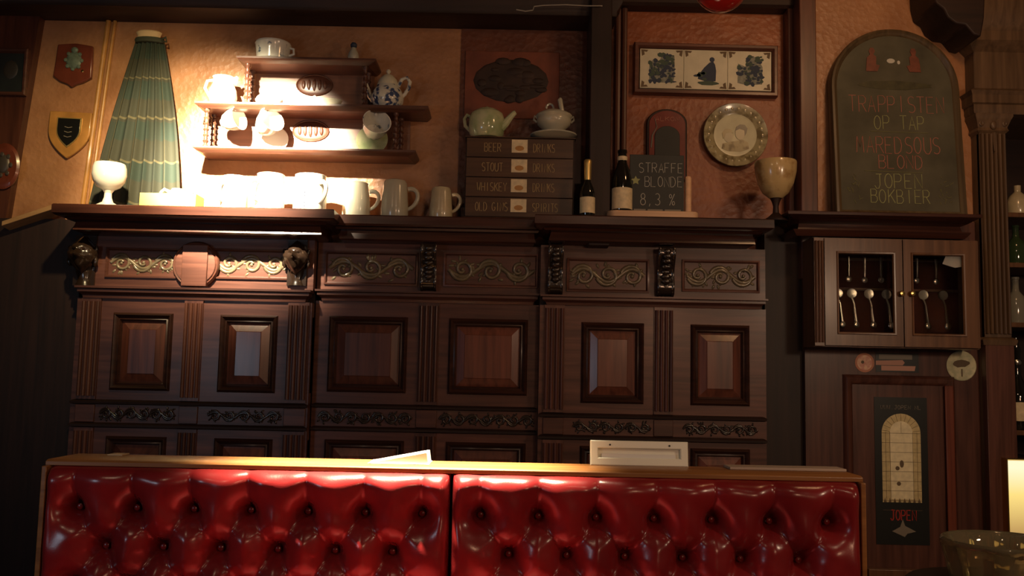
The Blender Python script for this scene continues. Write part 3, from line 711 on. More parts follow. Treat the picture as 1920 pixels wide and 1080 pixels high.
sd = o.modifiers.new('thickness', 'SOLIDIFY'); sd.thickness = 0.003; sd.offset = -1
b = MB(); rr = 27*s
b.lathe([(rr*1.0, -0.010), (rr*1.06, 0.0), (rr*1.0, 0.008)], c=(xt, -0.006, zt_), n=20, sy=0.55)
b.tube([(xt+rr*0.9, -0.02, zt_), (xt+rr*1.25, -0.024, zt_+0.010), (xt+rr*1.3, -0.022, zt_-0.008), (xt+rr*0.95, -0.02, zt_-0.004)], 0.004, n=6)
b.build('neck_tie', M_tie, t)
b = MB(); b.lathe([(rr*0.85, 0.004), (rr*0.80, 0.018), (rr*0.92, 0.032), (rr*0.80, 0.037), (rr*0.5, 0.030)], c=(xt-2*s, -0.006, zt_), n=18, sy=0.5); b.build('linen_collar', M_linen, t)

# --- white goblet
def goblet(px, Y, name, label, m, prof, sc, cat='goblet', z=ZM, sx=1):
    o = thing(name, label, cat, base(px, Y, z)); return o
Yg = 3.30; s = S(Yg)
t = thing('goblet', 'white glazed goblet on a stem in front of the tartan cloth', 'goblet', base(201, Yg))
MB().lathe([(0.001, 33*s), (10*s, 34*s), (21*s, 40*s), (28*s, 50*s), (31*s, 62*s), (30*s, 76*s), (27.5*s, 84*s), (26*s, 84*s), (28*s, 74*s), (28*s, 60*s), (20*s, 44*s), (0.001, 39*s)], n=36).build('bowl', M_white, t)
MB().lathe([(24*s, 0), (25*s, 2*s), (20*s, 5*s), (10*s, 11*s), (7*s, 20*s), (6.5*s, 28*s), (11*s, 34.5*s), (0.001, 34.5*s)], n=32).build('stem', M_white, t)
# --- yellow box with a white jug in it
Yy = 3.285; s = S(Yy)
t = thing('wooden_box', 'small yellow wooden box holding a little white jug', 'box', base(322, Yy))
hx, hy, hz, th = 52*s, 0.045, 25*s, 0.005
MB().box(-hx, hx, -hy, hy, 0, 0.004).build('bottom', M_yellow, t)
for nm, q in (('front_board', (-hx, hx, -hy, -hy+th)), ('back_board', (-hx, hx, hy-th, hy)), ('end_board', (-hx, -hx+th, -hy+th, hy-th)), ('end_board', (hx-th, hx, -hy+th, hy-th))):
    MB().box(*q, 0.004, hz).build(nm, M_yellow, t, bev=0.0008)
Bx = base(322, Yy)
t = thing('small_jug', 'little white jug lying in the yellow box', 'jug', (Bx.x+0.002, Bx.y, Bx.z+0.005))
MB().lathe([(0.001, 0), (14*s, 1*s), (20*s, 12*s), (19*s, 24*s), (12*s, 32*s), (10*s, 35*s), (9*s, 35*s), (9*s, 30*s), (0.001, 28*s)], c=(8*s, 0, 0), n=24).build('body', M_white, t)
MB().tube([(-8*s, 0, 30*s), (-17*s, 0, 34*s), (-23*s, 0, 28*s), (-22*s, 0, 20*s), (-13*s, 0, 16*s)], 3*s, n=8).build('handle', M_white, t)
MB().tube([(24*s, 0, 22*s), (34*s, 0, 26*s), (38*s, 0, 31*s)], [4*s, 3*s, 2*s], n=8).build('spout', M_white, t)
# --- mugs
def mug(px, Y, label, m, wpx, hpx, hside=1, hang=0.0, taper=0.92, hscale=1.0, extra=None, group=None, dome=False, name='beer_mug'):
    s = S(Y); r = wpx/2*s; H = hpx*s
    t = thing(name, label, 'mug', base(px, Y), group)
    if dome:
        prof = [(r*.97, 0), (r, H*.02), (r*.98, H*.3), (r*taper, H*.80), (r*taper*.97, H*.90), (r*taper*.86, H*.965), (r*taper*.55, H), (0.001, H*1.005)]
    else:
        prof = [(r*.96, 0), (r, H*.03), (r*.985, H*.5), (r*taper, H*.95), (r*taper*1.02, H*.99), (r*taper*.98, H), (r*taper*.90, H*.99), (r*taper*.9, H*.9), (r*.9, H*.1), (0.001, H*.08)]
    MB().lathe(prof, n=36).build('body', m, t)
    a = hang; rx = r*0.93; pts = []
    for k in range(11):
        th_ = PI*(0.5-k/10); ext = hscale*H*0.30
        pts.append((hside*(rx+ext*math.cos(th_)*1.0)*math.cos(a), -(rx+ext*math.cos(th_))*math.sin(a), H*0.50+H*0.26*math.sin(th_)+H*0.08*math.cos(th_)))
    MB().tube(pts, [H*.062]*3+[H*.055]*5+[H*.05]*3, n=8).build('handle', m, t)
    if extra: extra(t, r, H)
    return t
mug(438, 3.32, 'tall white mug with its handle turned to the yellow box', M_white, 50, 66, hside=-1, hang=0.9)
mug(505, 3.32, 'white mug with a bulging belly among the mugs under the shelf', M_white, 54, 72, hside=-1, hang=0.9)
def band(t, r, H):
    b = MB()
    for k in range(5): b.ball((-r*0.1, -r*1.0, H*(0.12+k*0.09)), (0.0018, 0.0012, 0.004), 6, 5)
    b.build('painted_sprig', M_inkblue, t)
mug(580, 3.325, 'white mug with a painted sprig at the end of the deep cornice', M_white, 62, 72, hside=1, hang=0.75, extra=band)
mug(667, 3.40, 'cream stoneware mug standing closest to the white mugs', M_cream, 52, 66, taper=0.80, hscale=0.9, dome=False)
mug(739, 3.40, 'tallest grey stoneware mug with a square looped handle', M_grey, 52, 74, taper=0.88, hscale=0.85, dome=True)
mug(826, 3.40, 'short squat grey-green mug beside the small drawers', M_tan, 44, 62, taper=0.86, hscale=0.85, dome=True)

# --- small chest of drawers
Yd = 3.37; s = S(Yd)
D0 = base(973, Yd)
t = thing('drawer_chest', 'small brown four-drawer chest with gilt lettering and paper labels', 'drawers', D0)
hw, H = 103*s, Zat(973, 259, Yd)-ZM
MB().box(-hw, hw, 0.006, 0.11, 0.008, H).build('carcass', M_dark, t, bev=0.001)
MB().box(-hw-0.004, hw+0.004, -0.004, 0.112, H, H+0.004).build('top_board', M_drawer, t, bev=0.001)
MB().box(-hw-0.004, hw+0.004, -0.004, 0.112, 0, 0.008).build('base_board', M_drawer, t, bev=0.001)
words = [('WHISKEY', 'DRINKS'), ('STOUT', 'DRINKS'), ('BEER', 'DRINKS'), ('OLD GINS', 'SPIRITS')]
order = [3, 0, 1, 2]
dh = (H-0.010)/4
for k in range(4):
    lw, rw = words[order[k]]
    z0 = 0.009+k*dh
    d = MB().box(-hw+0.003, hw-0.006, -0.002, 0.05, z0+0.0015, z0+dh-0.0015).build('drawer', M_drawer, t, bev=0.0012)
    zz = z0+dh*0.30; zh = z0+dh*0.72; n = len(lw)
    wl_ = min(0.125, 0.0165*n)
    lettering(lw, -0.105-wl_/2, -0.105+wl_/2, zz, zh, -0.0026, 0.0016).build('lettering', M_goldtext, d)
    lettering(rw, 0.048, 0.048+0.014*len(rw), zz, zh, -0.0026, 0.0014).build('lettering', M_goldtext, d)
    MB().box(-0.033, 0.027, -0.0034, -0.002, z0+dh*0.26, z0+dh*0.92).build('paper_label', M_label, d)
    MB().prism(disc_poly(-0.003, z0+dh*0.48, 0.017, 0.010, 14), -0.0040, -0.0034).build('printed_mark', M_ochre, d)
ZD = ZM+H+0.0045
# --- celadon teapot
def teapot(name, label, loc, s, m, body, spout, handle, lid, knob, ml=None):
    t = thing(name, label, 'teapot', loc)
    MB().lathe(body, n=36).build('body', m, t)
    if spout: MB().tube(spout[0], spout[1], n=10).build('spout', m, t)
    if handle: MB().tube(handle[0], handle[1], n=9).build('handle', m, t)
    if lid: 
        l = MB().lathe(lid, n=30).build('lid', ml or m, t)
        if knob: MB().lathe(knob, n=14).build('knob', ml or m, l)
    return t
Yt = 3.40; s = S(Yt)
P = [(r*s, z*s) for r, z in ((0.05, 0), (27, 0), (32, 6), (34, 20), (34, 36), (31, 46), (24, 52), (20, 53), (0.05, 51))]
LDD = [(r*s, z*s) for r, z in ((21, 52), (20, 54), (14, 57), (6, 58.5), (0.05, 59))]
KN = [(r*s, z*s) for r, z in ((4, 58), (4.5, 59.5), (3, 61), (0.05, 61.5))]
teapot('teapot', 'celadon green teapot on the lettered chest of drawers', Vector((Xat(912, ZD, Yt), Yt, ZD)), s, M_green, P,
       ([(x*s, -8*s, z*s) for x, z in ((26, 18), (36, 28), (44, 39), (51, 47), (54, 49))], [9*s, 7.5*s, 6*s, 5*s, 4.4*s]),
       ([(-x*s, 6*s, z*s) for x, z in ((30, 42), (38, 46), (43, 38), (41, 25), (30, 14))], 3.4*s), LDD, KN)
# --- white tureen with ladle on its dish
Yu = 3.40
P = [(r*s, z*s) for r, z in ((0.05, 8), (18, 8), (16, 13), (22, 20), (31, 28), (33, 36), (32, 40), (35, 45), (34, 47), (26, 52), (14, 57), (0.05, 59))]
U0 = Vector((Xat(1038, ZD, Yu), Yu, ZD))
t = thing('tureen', 'white lidded tureen with a ladle standing on its own dish', 'tureen', U0)
MB().lathe([(r*s, z*s) for r, z in ((0.05, 0), (26, 0), (44, 6), (45, 8), (40, 8), (20, 5), (0.05, 5))], n=40).build('dish', M_grey, t)
MB().lathe(P, n=36).build('bowl', M_grey, t)
b = MB(); b.tube([(-8*s+7*s*math.cos(a), 0, 60*s+9*s*math.sin(a)) for a in [PI*k/10 for k in range(11)]], 2.2*s, n=8); b.build('ring_handle', M_grey, t)
b = MB(); b.tube([(14*s, -20*s, 30*s), (15*s, -22*s, 44*s), (12*s, -20*s, 60*s), (10*s, -18*s, 72*s), (11*s, -18*s, 76*s)], [4*s, 4*s, 4.5*s, 5*s, 2*s], n=8); b.build('ladle_handle', M_grey, t)
for sx in (-1, 1):
    MB().tube([(sx*30*s, 0, 40*s), (sx*37*s, 0, 45*s), (sx*38*s, 0, 38*s), (sx*32*s, 0, 33*s)], 2.2*s, n=7).build('side_handle', M_grey, t)
# --- bottles
def bottle(px, Y, z, label, prof, m, foil=None, lab=None, sleeve=None, group=None, cat='bottle', name='bottle', sc=None):
    s = sc or S(Y); t = thing(name, label, cat, Vector((Xat(px, z, Y), Y, z+0.0003)), group)
    MB().lathe([(r*s, h*s) for r, h in prof], n=28).build('glass_body', m, t)
    if foil: MB().lathe([(r*s, h*s) for r, h in foil[0]], n=24).build('foil', foil[1], t)
    if lab: MB().lathe([(lab[0]*s-0.0004, lab[1]*s), (lab[0]*s, lab[1]*s), (lab[0]*s, lab[2]*s), (lab[0]*s-0.0004, lab[2]*s)], n=28).build('label', lab[3], t)
    if sleeve: MB().lathe([(r*s, h*s) for r, h in sleeve[0]], n=24).build('collar', sleeve[1], t)
    return t
bottle(1101, 3.275, ZM, 'small dark bottle with gold foil neck beside the black post',
       [(0.05,0),(13,0),(14,3),(14,44),(12,54),(6.5,66),(5.5,74),(5.5,106),(0.05,106)], M_bottle,
       foil=([(6.2,70),(6.6,72),(7.2,100),(7.6,106),(6,109),(0.05,109)], M_gold), lab=(14.4, 6, 36, M_label))
ZS0 = ZM+14*S(3.30)
bottle(1166, 3.315, ZS0, 'black beer bottle with a cream label on the wooden chalkboard stand',
       [(0.05,0),(18,0),(19,3),(19,52),(18,64),(14,80),(10,90),(8,98),(8,112),(9,113),(9,118),(0.05,118)], M_bottle,
       lab=(19.4, 4, 44, M_label), sleeve=([(8.6,98),(9.6,100),(9.8,104),(8.6,106)], M_label))
# --- chalkboard stand
Ys = 3.31; s = S(Ys)
t = thing('chalkboard_stand', 'beech tasting stand with a small blackboard reading straffe blonde', 'sign', base(1224, Ys))
b = MB(); hw = 83*s; b.loft([[(x*1.0, y, z) for x, y in ([(-hw+0.03*math.cos(a)*0.9+0.02, 0.045*math.sin(a)) for a in [PI/2+PI*k/8 for k in range(9)]]+[(hw-0.025+0.03*math.cos(a)*0.9, 0.045*math.sin(a)) for a in [-PI/2+PI*k/8 for k in range(9)]])] for z in (0, 13.5*s)])
b.build('base', M_pale, t, bev=0.003)
MB().lathe([(6.5*s, 12*s), (6.5*s, 82*s), (5*s, 85*s), (0.05*s, 85.5*s)], c=(67*s, 0.012, 0), n=18).build('dowel', M_pale, t)
bd = MB().box(-44*s, 58*s, -0.004, 0.004, 13.5*s, 124*s).build('blackboard', M_slate, t, bev=0.001)
yb_ = -0.0045
lettering('STRAFFE', -28*s, 57*s, 90*s, 108*s, yb_, 0.0012, 0.05).build('lettering', M_chalk, bd)
lettering('BLONDE', -18*s, 56*s, 63*s, 82*s, yb_, 0.0012, 0.06).build('lettering', M_chalk, bd)
lettering('8,3 %', -26*s, 42*s, 28*s, 50*s, yb_, 0.0013, 0.04).build('lettering', M_chalk, bd)
MB().prism([(-33*s+9*s*(1 if k % 2 == 0 else 0.5)*math.sin(PI*k/5), 74*s+9*s*(1 if k % 2 == 0 else 0.5)*math.cos(PI*k/5)) for k in range(10)], yb_-0.0006, yb_+0.0005).build('chalk_star', M_chalkgreen, bd)
b = MB()
for a_, c2 in ((-36, -14), (-10, 18), (22, 52)): b.box(a_*s, c2*s, yb_-0.0003, yb_+0.0004, 16.5*s, 20*s)
b.build('small_print', M_greyprint, bd)
# --- red arched enamel plaque on the wall
Yq = 3.485; s = S(Yq)
c0 = W(1250, 300, Yq)
t = thing('enamel_plaque', 'dark red arched enamel plaque on the russet wall behind the blackboard', 'plaque', (c0.x, Yq, c0.z))
hw = 38*s
def archpoly(hw, z0, zs, rise, n=14): return [(-hw, z0), (hw, z0)]+[(hw*math.cos(PI*k/n), zs+rise*math.sin(PI*k/n)) for k in range(n+1)]
MB().prism(archpoly(hw, -40*s, 70*s, 28*s), -0.006, 0.014).build('plate', M_dark, t, bev=0.003)
MB().prism(archpoly(hw*0.90, -38*s, 68*s, 26*s), -0.010, -0.005).build('enamel', M_redsign, t, bev=0.001)
MB().prism(archpoly(hw*0.62, -30*s, 44*s, 20*s), -0.013, -0.009).build('dark_centre', M_slate, t, bev=0.001)
b = MB().tube([(-hw*0.80, -0.0115, 22*s), (-hw*0.74, -0.0115, 46*s), (-hw*0.52, -0.0115, 62*s), (-hw*0.64, -0.0115, 80*s)], [0.003, 0.003, 0.002, 0.001], n=6); b.build('white_swirl', M_greyprint, t)
lettering('ALKON', -hw*0.62, hw*0.62, 74*s, 82*s, -0.0105, 0.0008).build('lettering', M_pink, t)

# --- framed tiles
Yt = 3.478; s = S(Yt)
c0 = W(1323, 131, Yt)
t = thing('framed_tiles', 'dark wooden frame holding three blue painted delft tiles', 'picture', (c0.x, Yt, c0.z), rot=(0, math.radians(0.35), 0))
fx, fz_ = 137*s, 50*s
MB().frame(-fx, fx, -fz_, fz_, [(0, 0.02), (0, -0.006), (0.004, -0.012), (0.014, -0.012), (0.020, -0.004), (0.0225, 0.004)]).build('frame', M_wood, t, smooth=40)
MB().box(-fx+0.002, fx-0.002, 0.008, 0.021, -fz_+0.002, fz_-0.002).build('backing', M_dark, t)
rg = random.Random(4)
tw = 41.6*s
for k in range(3):
    xc = (k-1)*83.6*s-0.0
    tl = MB().box(xc-tw, xc+tw, -0.001, 0.008, -38.5*s, 38.5*s).build('tile', M_tile, t, bev=0.0012)
    for sx in (-1, 1):
        for sz in (-1, 1):
            bo = MB().prism([(xc+sx*(x)*s, sz*z*s) for x, z in ((40, 37), (26, 36), (29, 32), (34, 33), (33, 27), (38, 24))], -0.0014, -0.0008)
            bo.build('corner_motif', M_inkbrown, tl)
    dk, gr = MB(), MB()
    if k == 1:
        fig = [(2, -24), (18, -22), (19, -2), (17, 10), (13, 17), (6, 14), (-4, 4), (-14, -10), (-16, -18)]
        dk.prism([(xc+(x+1)*s, z*s) for x, z in fig], -0.0015, -0.0008)
        dk.prism(disc_poly(xc+12*s, 20*s, 5*s, 5*s, 10), -0.0016, -0.0008)
        dk.prism(disc_poly(xc-16*s, -12*s, 7*s, 3*s, 8, .3, rg), -0.0015, -0.0008)
        gr.prism(disc_poly(xc+4*s, -26*s, 20*s, 4*s, 12, .25, rg), -0.0017, -0.0008)
        for q in range(8): gr.prism(disc_poly(xc+rg.uniform(-14, 4)*s, rg.uniform(-20, -6)*s, 4*s, 3*s, 7, .4, rg), -0.0018, -0.0008)
    else:
        wsh = MB().prism([(xc+x*s, z*s) for x, z in (((-24,-24),(-8,-27),(22,-28),(25,-10),(24,24),(12,28),(0,24),(-6,14),(-16,18),(-24,10)) if k == 0 else ((-23,-24),(-6,-28),(24,-26),(25,8),(18,20),(8,29),(-2,22),(-8,8),(-22,14)))], -0.0013, -0.0008)
        wsh.build('painted_wash', M_wash, tl)
        for q in range(110):
            x = rg.uniform(-23, 24); z = rg.uniform(-27, 28)
            if k == 0 and (x < -4 and z > 16 or z < -20 and x < -8 and q % 2): continue
            if k == 2 and (x < -6 and (z > 8 or -24 < z < -8)): continue
            (dk if rg.random() < (0.65 if z < 6 else 0.35) else gr).prism(disc_poly(xc+x*s, z*s, rg.uniform(2, 5.5)*s, rg.uniform(1.5, 5)*s, 7, .25, rg), -0.0014-0.00001*q, -0.0008)
    dk.build('painted_scene', M_inkblue, tl); gr.build('painted_foliage', M_inkgreen, tl)
# --- portrait plate
Yp = 3.482; s = S(Yp)
c0 = W(1378, 254, Yp)
t = thing('portrait_plate', 'round olive-rimmed wall plate with two faces painted in its centre', 'plate', (c0.x, Yp, c0.z))
RX = Matrix.Rotation(PI/2, 3, 'X')
M_platerim = mat('plate_rim', (0.36, 0.31, 0.17), 0.25, coat=0.4, c2=(0.17, 0.13, 0.06), scale=34, lo=0.45, hi=0.6)
M_platewell = mat('plate_well', (0.40, 0.39, 0.25), 0.22, coat=0.4, var=0.2, scale=12)
R_ = 61*s
MB().lathe([(R_*.55, -0.012), (R_*.98, 0.010), (R_, 0.013), (R_*.985, 0.016), (R_*.72, 0.008), (R_*.66, 0.004), (R_*.2, 0.002), (0.0005, 0.002)], n=56, M=RX).build('rim', M_platerim, t)
MB().lathe([(R_*.66, 0.003), (R_*.665, 0.0055), (R_*.60, 0.0050), (0.0005, 0.0042)], n=48, M=RX).build('well', M_platewell, t)
M_face = mat('painted_skin', (0.42, 0.38, 0.25), 0.3); M_hair = mat('painted_hair', (0.05, 0.05, 0.035), 0.3)
b = MB(); b.prism(disc_poly(-13*s, -3*s, 8.5*s, 11*s, 16), -0.0063, -0.0045); b.prism(disc_poly(9*s, 3*s, 9*s, 12*s, 16), -0.0064, -0.0045); b.build('painted_faces', M_face, t)
b = MB(); b.prism([(0, 8*s), (2*s, 16*s), (9*s, 21*s), (18*s, 20*s), (23*s, 13*s), (21*s, 4*s), (18*s, -1*s), (17*s, 9*s), (8*s, 12*s)], -0.0068, -0.0045); b.build('painted_hair', M_hair, t)
b = MB(); b.prism([(-23*s, -8*s), (-25*s, 4*s), (-19*s, 12*s), (-9*s, 11*s), (-4*s, 4*s), (-10*s, 5*s), (-18*s, 3*s), (-20*s, -4*s)], -0.0067, -0.0045); b.build('painted_fair_hair', M_platerim, t)
b = MB(); b.prism([(-26*s,-26*s),(-14*s,-31*s),(10*s,-32*s),(26*s,-26*s),(24*s,-14*s),(12*s,-8*s),(0,-12*s),(-12*s,-13*s),(-24*s,-17*s)], -0.0061, -0.0045); b.build('painted_clothes', M_platerim, t)
b = MB()
for k in range(26):
    a = 2*PI*k/26; b.ball((R_*.84*math.cos(a), -0.0118, R_*.84*math.sin(a)), (R_*.05, 0.0008, R_*.06), 7, 5)
b.build('rim_flowers', M_platerim, t)
# --- chalice
Yc = 3.29; s = S(Yc)
t = thing('chalice', 'tan stoneware chalice with faint painted figures on a dark stem', 'goblet', base(1455, Yc, ZM))
M_chal = mat('chalice_glaze', (0.50, 0.36, 0.17), 0.22, coat=0.4, c2=(0.33, 0.20, 0.08), scale=20, lo=0.52, hi=0.66)
MB().lathe([(r*s, z*s) for r, z in ((0.05, 43), (12, 44), (24, 54), (33, 72), (38, 94), (39, 111), (38, 114), (36.5, 113), (36, 96), (30, 72), (14, 50), (0.05, 48))], n=40).build('bowl', M_chal, t)
MB().lathe([(r*s, z*s) for r, z in ((22, 0), (23, 3), (15, 8), (6, 16), (5, 28), (7, 36), (11, 45), (0.05, 45))], n=28).build('stem', M_dark, t)

# ================================================================== HANGING SHELF (what-not)
Yh0, Yh1 = 3.355, 3.498
tilt = 0.0
def zf(px, py): return Zat(px, py, Yh0)
B1 = (W(443, 106, Yh0).x, W(705, 106, Yh0).x, zf(570, 107)); B2 = (W(364, 190, Yh0).x, W(803, 199, Yh0).x, zf(585, 194)); B3 = (W(361, 270, Yh0).x, W(779, 284, Yh0).x, zf(570, 277))
sh = thing('hanging_shelf', 'dark three-tier hanging wall shelf with turned posts and carved back', 'shelf', ((B2[0]+B2[1])/2, Yh1, B3[2]-0.02))
sx_, sz_ = sh.location.x, sh.location.z
def hl(b): return b.xf(Matrix.Translation((-sx_, -Yh1, -sz_)))
for (x0, x1, z), d in ((B1, 0), (B2, 0), (B3, 0)):
    hl(MB().loft([[(x0+i, Yh0+i*0.6, zz), (x1-i, Yh0+i*0.6, zz), (x1-i*0.5, Yh1, zz), (x0+i*0.5, Yh1, zz)] for i, zz in ((0.030, z-0.022), (0.012, z-0.014), (0.004, z-0.010), (0.0, z-0.007), (0.0, z))])).build('shelf_board', M_shelfwood, sh, smooth=25)
def spindle(x, y, z0, z1):
    h = z1-z0; pr = [(0.008, 0), (0.008, .06*h), (0.0045, .09*h)]
    for k in range(5):
        z = .12+.15*k; pr += [(0.005, z*h), (0.0085, (z+.05)*h), (0.005, (z+.10)*h), (0.0065, (z+.125)*h)]
    pr += [(0.0045, .91*h), (0.008, .94*h), (0.008, h)]
    return hl(MB().lathe([(r*1.35, z) for r, z in pr], c=(x, y, z0), n=14))
zt1, zt2, zt3 = B1[2]-0.022, B2[2], B3[2]
for px, y in ((463, Yh0+0.03), (472, Yh0+0.105), (684, Yh0+0.03), (690, Yh0+0.105)):
    spindle(Xat(px, (zt1+zt2)/2, y), y, zt2, zt1).build('turned_post', M_shelfwood, sh, smooth=60)
for px, y in ((387, Yh0+0.03), (400, Yh0+0.105), (742, Yh0+0.03), (752, Yh0+0.105)):
    spindle(Xat(px, (zt2+zt3)/2, y), y, zt3, zt2-0.022).build('turned_post', M_shelfwood, sh, smooth=60)
M_backpanel = wood('whatnot_back', (0.16, 0.075, 0.050), (0.26, 0.125, 0.080), rough=0.3, axis='X', rnd=0.0)
hl(MB().box(Xat(478, zt2, Yh1), Xat(700, zt2, Yh1), Yh1-0.006, Yh1, zt2, zt1)).build('back_panel', M_backpanel, sh)
hl(MB().box(Xat(404, zt3, Yh1), Xat(768, zt3, Yh1), Yh1-0.006, Yh1, zt3, zt2-0.022)).build('back_panel', M_backpanel, sh)
for px, py in ((590, 160), (583, 246)):
    o = W(px, py, Yh1-0.006); rr = 34*S(3.49); rz = 20*S(3.49)
    b = MB(); b.ball((o.x, Yh1-0.006, o.z), (rr, 0.006, rz), 26, 8)
    b.tube([(o.x+rr*1.0*math.cos(a), Yh1-0.008, o.z+rz*1.0*math.sin(a)) for a in [2*PI*k/28 for k in range(29)]], 0.003, n=6)
    for k in range(-2, 3): b.ball((o.x+k*rr*0.3, Yh1-0.012, o.z), (rr*0.11, 0.005, rz*(0.62-0.1*abs(k))), 8, 6)
    hl(b).build('carved_cartouche', M_shelfwood, sh, smooth=60)
for x0, x1, z in ((Xat(480, zt2, Yh1), Xat(690, zt2, Yh1), zt2), (Xat(404, zt3, Yh1), Xat(765, zt3, Yh1), zt3)):
    b = MB(); n = 22
    for k in range(n): b.ball((x0+(x1-x0)*(k+.5)/n, Yh1-0.010, z+0.004), (0.006, 0.003, 0.005), 8, 5)
    hl(b).build('scalloped_gallery', M_shelfwood, sh)
def onshelf(px, Y, z): return Vector((Xat(px, z, Y), Y, z+0.0003))
# pot on the top tier
Yx = 3.42; s = S(Yx); z1_ = B1[2]
t = thing('lidless_pot', 'round white pot with blue sprigs on the top tier of shelf', 'pot', onshelf(511, Yx, z1_))
MB().lathe([(r*s, z*s) for r, z in ((0.05, 0), (27, 0), (30, 3), (31.5, 18), (33, 31), (34, 33), (33, 36), (31, 36), (30, 30), (28, 6), (0.05, 4))], n=36).build('body', M_whiteblue, t)
MB().tube([(30*s, 0, 28*s), (39*s, 0, 26*s), (40*s, 0, 16*s), (30*s, 0, 12*s)], 2.6*s, n=8).build('handle', M_whiteblue, t)
# small figurine bell
t = thing('cruet', 'tiny white bell-shaped cruet with a blue stopper on the top tier', 'cruet', onshelf(662, Yx, z1_))
MB().lathe([(r*s, z*s) for r, z in ((0.05, 4), (8, 5), (11, 12), (9.5, 20), (6, 27), (4.5, 31), (0.05, 31.5))], n=20).build('body', M_grey, t)
for a in (0.4, 2.7, -1.57): MB().tube([(7*s*math.cos(a), -7*s*math.sin(a), 10*s), (11*s*math.cos(a), -11*s*math.sin(a), 5*s), (13*s*math.cos(a), -13*s*math.sin(a), 0.6*s)], 2*s, n=7).build('foot', M_grey, t)
MB().lathe([(r*s, z*s) for r, z in ((3.5, 31), (6, 33), (6.5, 37), (4, 41), (0.05, 42))], n=14).build('stopper', M_inkblue, t)
# blue and white teapot, middle tier
z2_ = B2[2]; Yx = 3.42; s = S(Yx)
P = [(r*s, z*s) for r, z in ((0.05, 0), (22, 0), (22, 3), (29, 12), (31, 22), (28, 34), (22, 43), (20, 47), (0.05, 45))]
LDD = [(r*s, z*s) for r, z in ((21, 46), (20, 50), (17, 58), (10, 66), (5, 69), (0.05, 69.5))]
KN = [(r*s, z*s) for r, z in ((3, 68), (2.5, 71), (5, 74), (3, 78), (0.05, 78.5))]
teapot('teapot', 'blue and white patterned teapot on the middle tier of the shelf', onshelf(726, Yx, z2_), s, M_blue, P,
       ([(-x*s, 0, z*s) for x, z in ((26, 16), (34, 26), (37, 38), (42, 50))], [6*s, 5*s, 4*s, 3.2*s]),
       ([(x*s, -4*s, z*s) for x, z in ((20, 44), (26, 58), (36, 62), (42, 54), (40, 42), (33, 30), (24, 20))], 3.6*s), LDD, KN, M_cream)
# white jug, middle tier, in the full light
t = thing('jug', 'plump white jug on the end of the middle tier', 'jug', onshelf(417, Yx, z2_))
MB().lathe([(r*s, z*s) for r, z in ((0.05, 0), (20, 0), (22, 3), (26, 16), (25, 30), (20, 42), (19, 52), (21, 56), (19.5, 56), (17.5, 50), (18, 42), (22, 30), (0.05, 6))], n=32).build('body', M_white, t)
MB().tube([(-18*s, -3*s, 50*s), (-30*s, -3*s, 48*s), (-34*s, -3*s, 34*s), (-24*s, -3*s, 18*s)], 3*s, n=8).build('handle', M_white, t)
MB().tube([(19*s, -3*s, 44*s), (24*s, -4*s, 52*s), (27*s, -4*s, 57*s)], [7*s, 5*s, 2.5*s], n=8).build('lip', M_white, t)
# white lidded dish and sauce boat
t = thing('serving_dish', 'low white dish with a domed lid between shelf post and sauce boat', 'dish', onshelf(506, Yx, z2_))
MB().lathe([(r*s, z*s) for r, z in ((0.05, 0), (16, 0), (18, 3), (27, 10), (28, 13), (0.05, 13))], n=30).build('bowl', M_white, t)
l = MB().lathe([(r*s, z*s) for r, z in ((27, 13), (25, 18), (16, 25), (5, 29), (0.05, 29.5))], n=30).build('lid', M_white, t)
MB().lathe([(r*s, z*s) for r, z in ((2.5, 29), (2, 31), (4, 34), (2, 36), (0.05, 36.5))], n=12).build('knob', M_white, l)
MB().tube([(26*s, -4*s, 10*s), (34*s, -4*s, 14*s), (37*s, -4*s, 20*s)], [3*s, 2.5*s, 2*s], n=7).build('handle', M_white, t)
t = thing('sauce_boat', 'shallow pale sauce boat in front of the upper carved cartouche', 'sauce boat', onshelf(613, Yx, z2_))
MB().lathe([(r*s, z*s) for r, z in ((0.05, 0), (14, 0), (15, 3), (26, 10), (29, 16), (28, 16.5), (24, 12), (0.05, 6))], n=30, sy=0.6).build('bowl', M_cream, t)
MB().tube([(-24*s, 0, 14*s), (-32*s, 0, 21*s), (-24*s, 0, 24*s), (-18*s, 0, 16*s)], 1.8*s, n=7).build('handle', M_cream, t)
# hanging cups and saucers, lower tier
def cup(px, py, Y, label, m, sc, rotx, roty, hook=True, zceil=None):
    s = S(Y)*sc; o = W(px, py, Y); zhook = B2[2]-0.022
    t = thing('teacup', label, 'cup', (o.x, Y, o.z), 'cups hung from hooks under the middle tier')
    M_ = (Matrix.Rotation(math.radians(roty), 3, 'Y') @ Matrix.Rotation(math.radians(rotx), 3, 'X'))
    Mz = Matrix.Rotation(0, 3, 'Z')
    MB().lathe([(r*s, z*s) for r, z in ((0.05, -22), (9, -22), (10, -19), (17, -12), (22, 2), (24, 18), (25, 20), (23.5, 20), (21, 4), (15, -11), (0.05, -17))], n=30, M=M_).build('bowl', m, t)
    up = M_.inverted() @ Vector((0, 0, 1)); a = math.atan2(up.y, up.x)
    pts = [M_ @ Vector(((19+11*math.sin(PI*k/8))*s*math.cos(a), (19+11*math.sin(PI*k/8))*s*math.sin(a), (-8+22*k/8)*s)) for k in range(9)]
    MB().tube(pts, 2.4*s, n=7).build('handle', m, t)
    hp = pts[4]; zt = zhook-o.z
    hk = MB().tube([(hp.x, hp.y, zt), (hp.x, hp.y, (zt+hp.z)/2), (hp.x+0.004, hp.y, hp.z-0.003), (hp.x+0.008, hp.y, hp.z+0.001)], 0.0016, n=6).build('hook', M_brass, t)
cup(434, 226, 3.40, 'white teacup hung from hook closest to the turned post pair', M_white, 0.92, 20, 78)
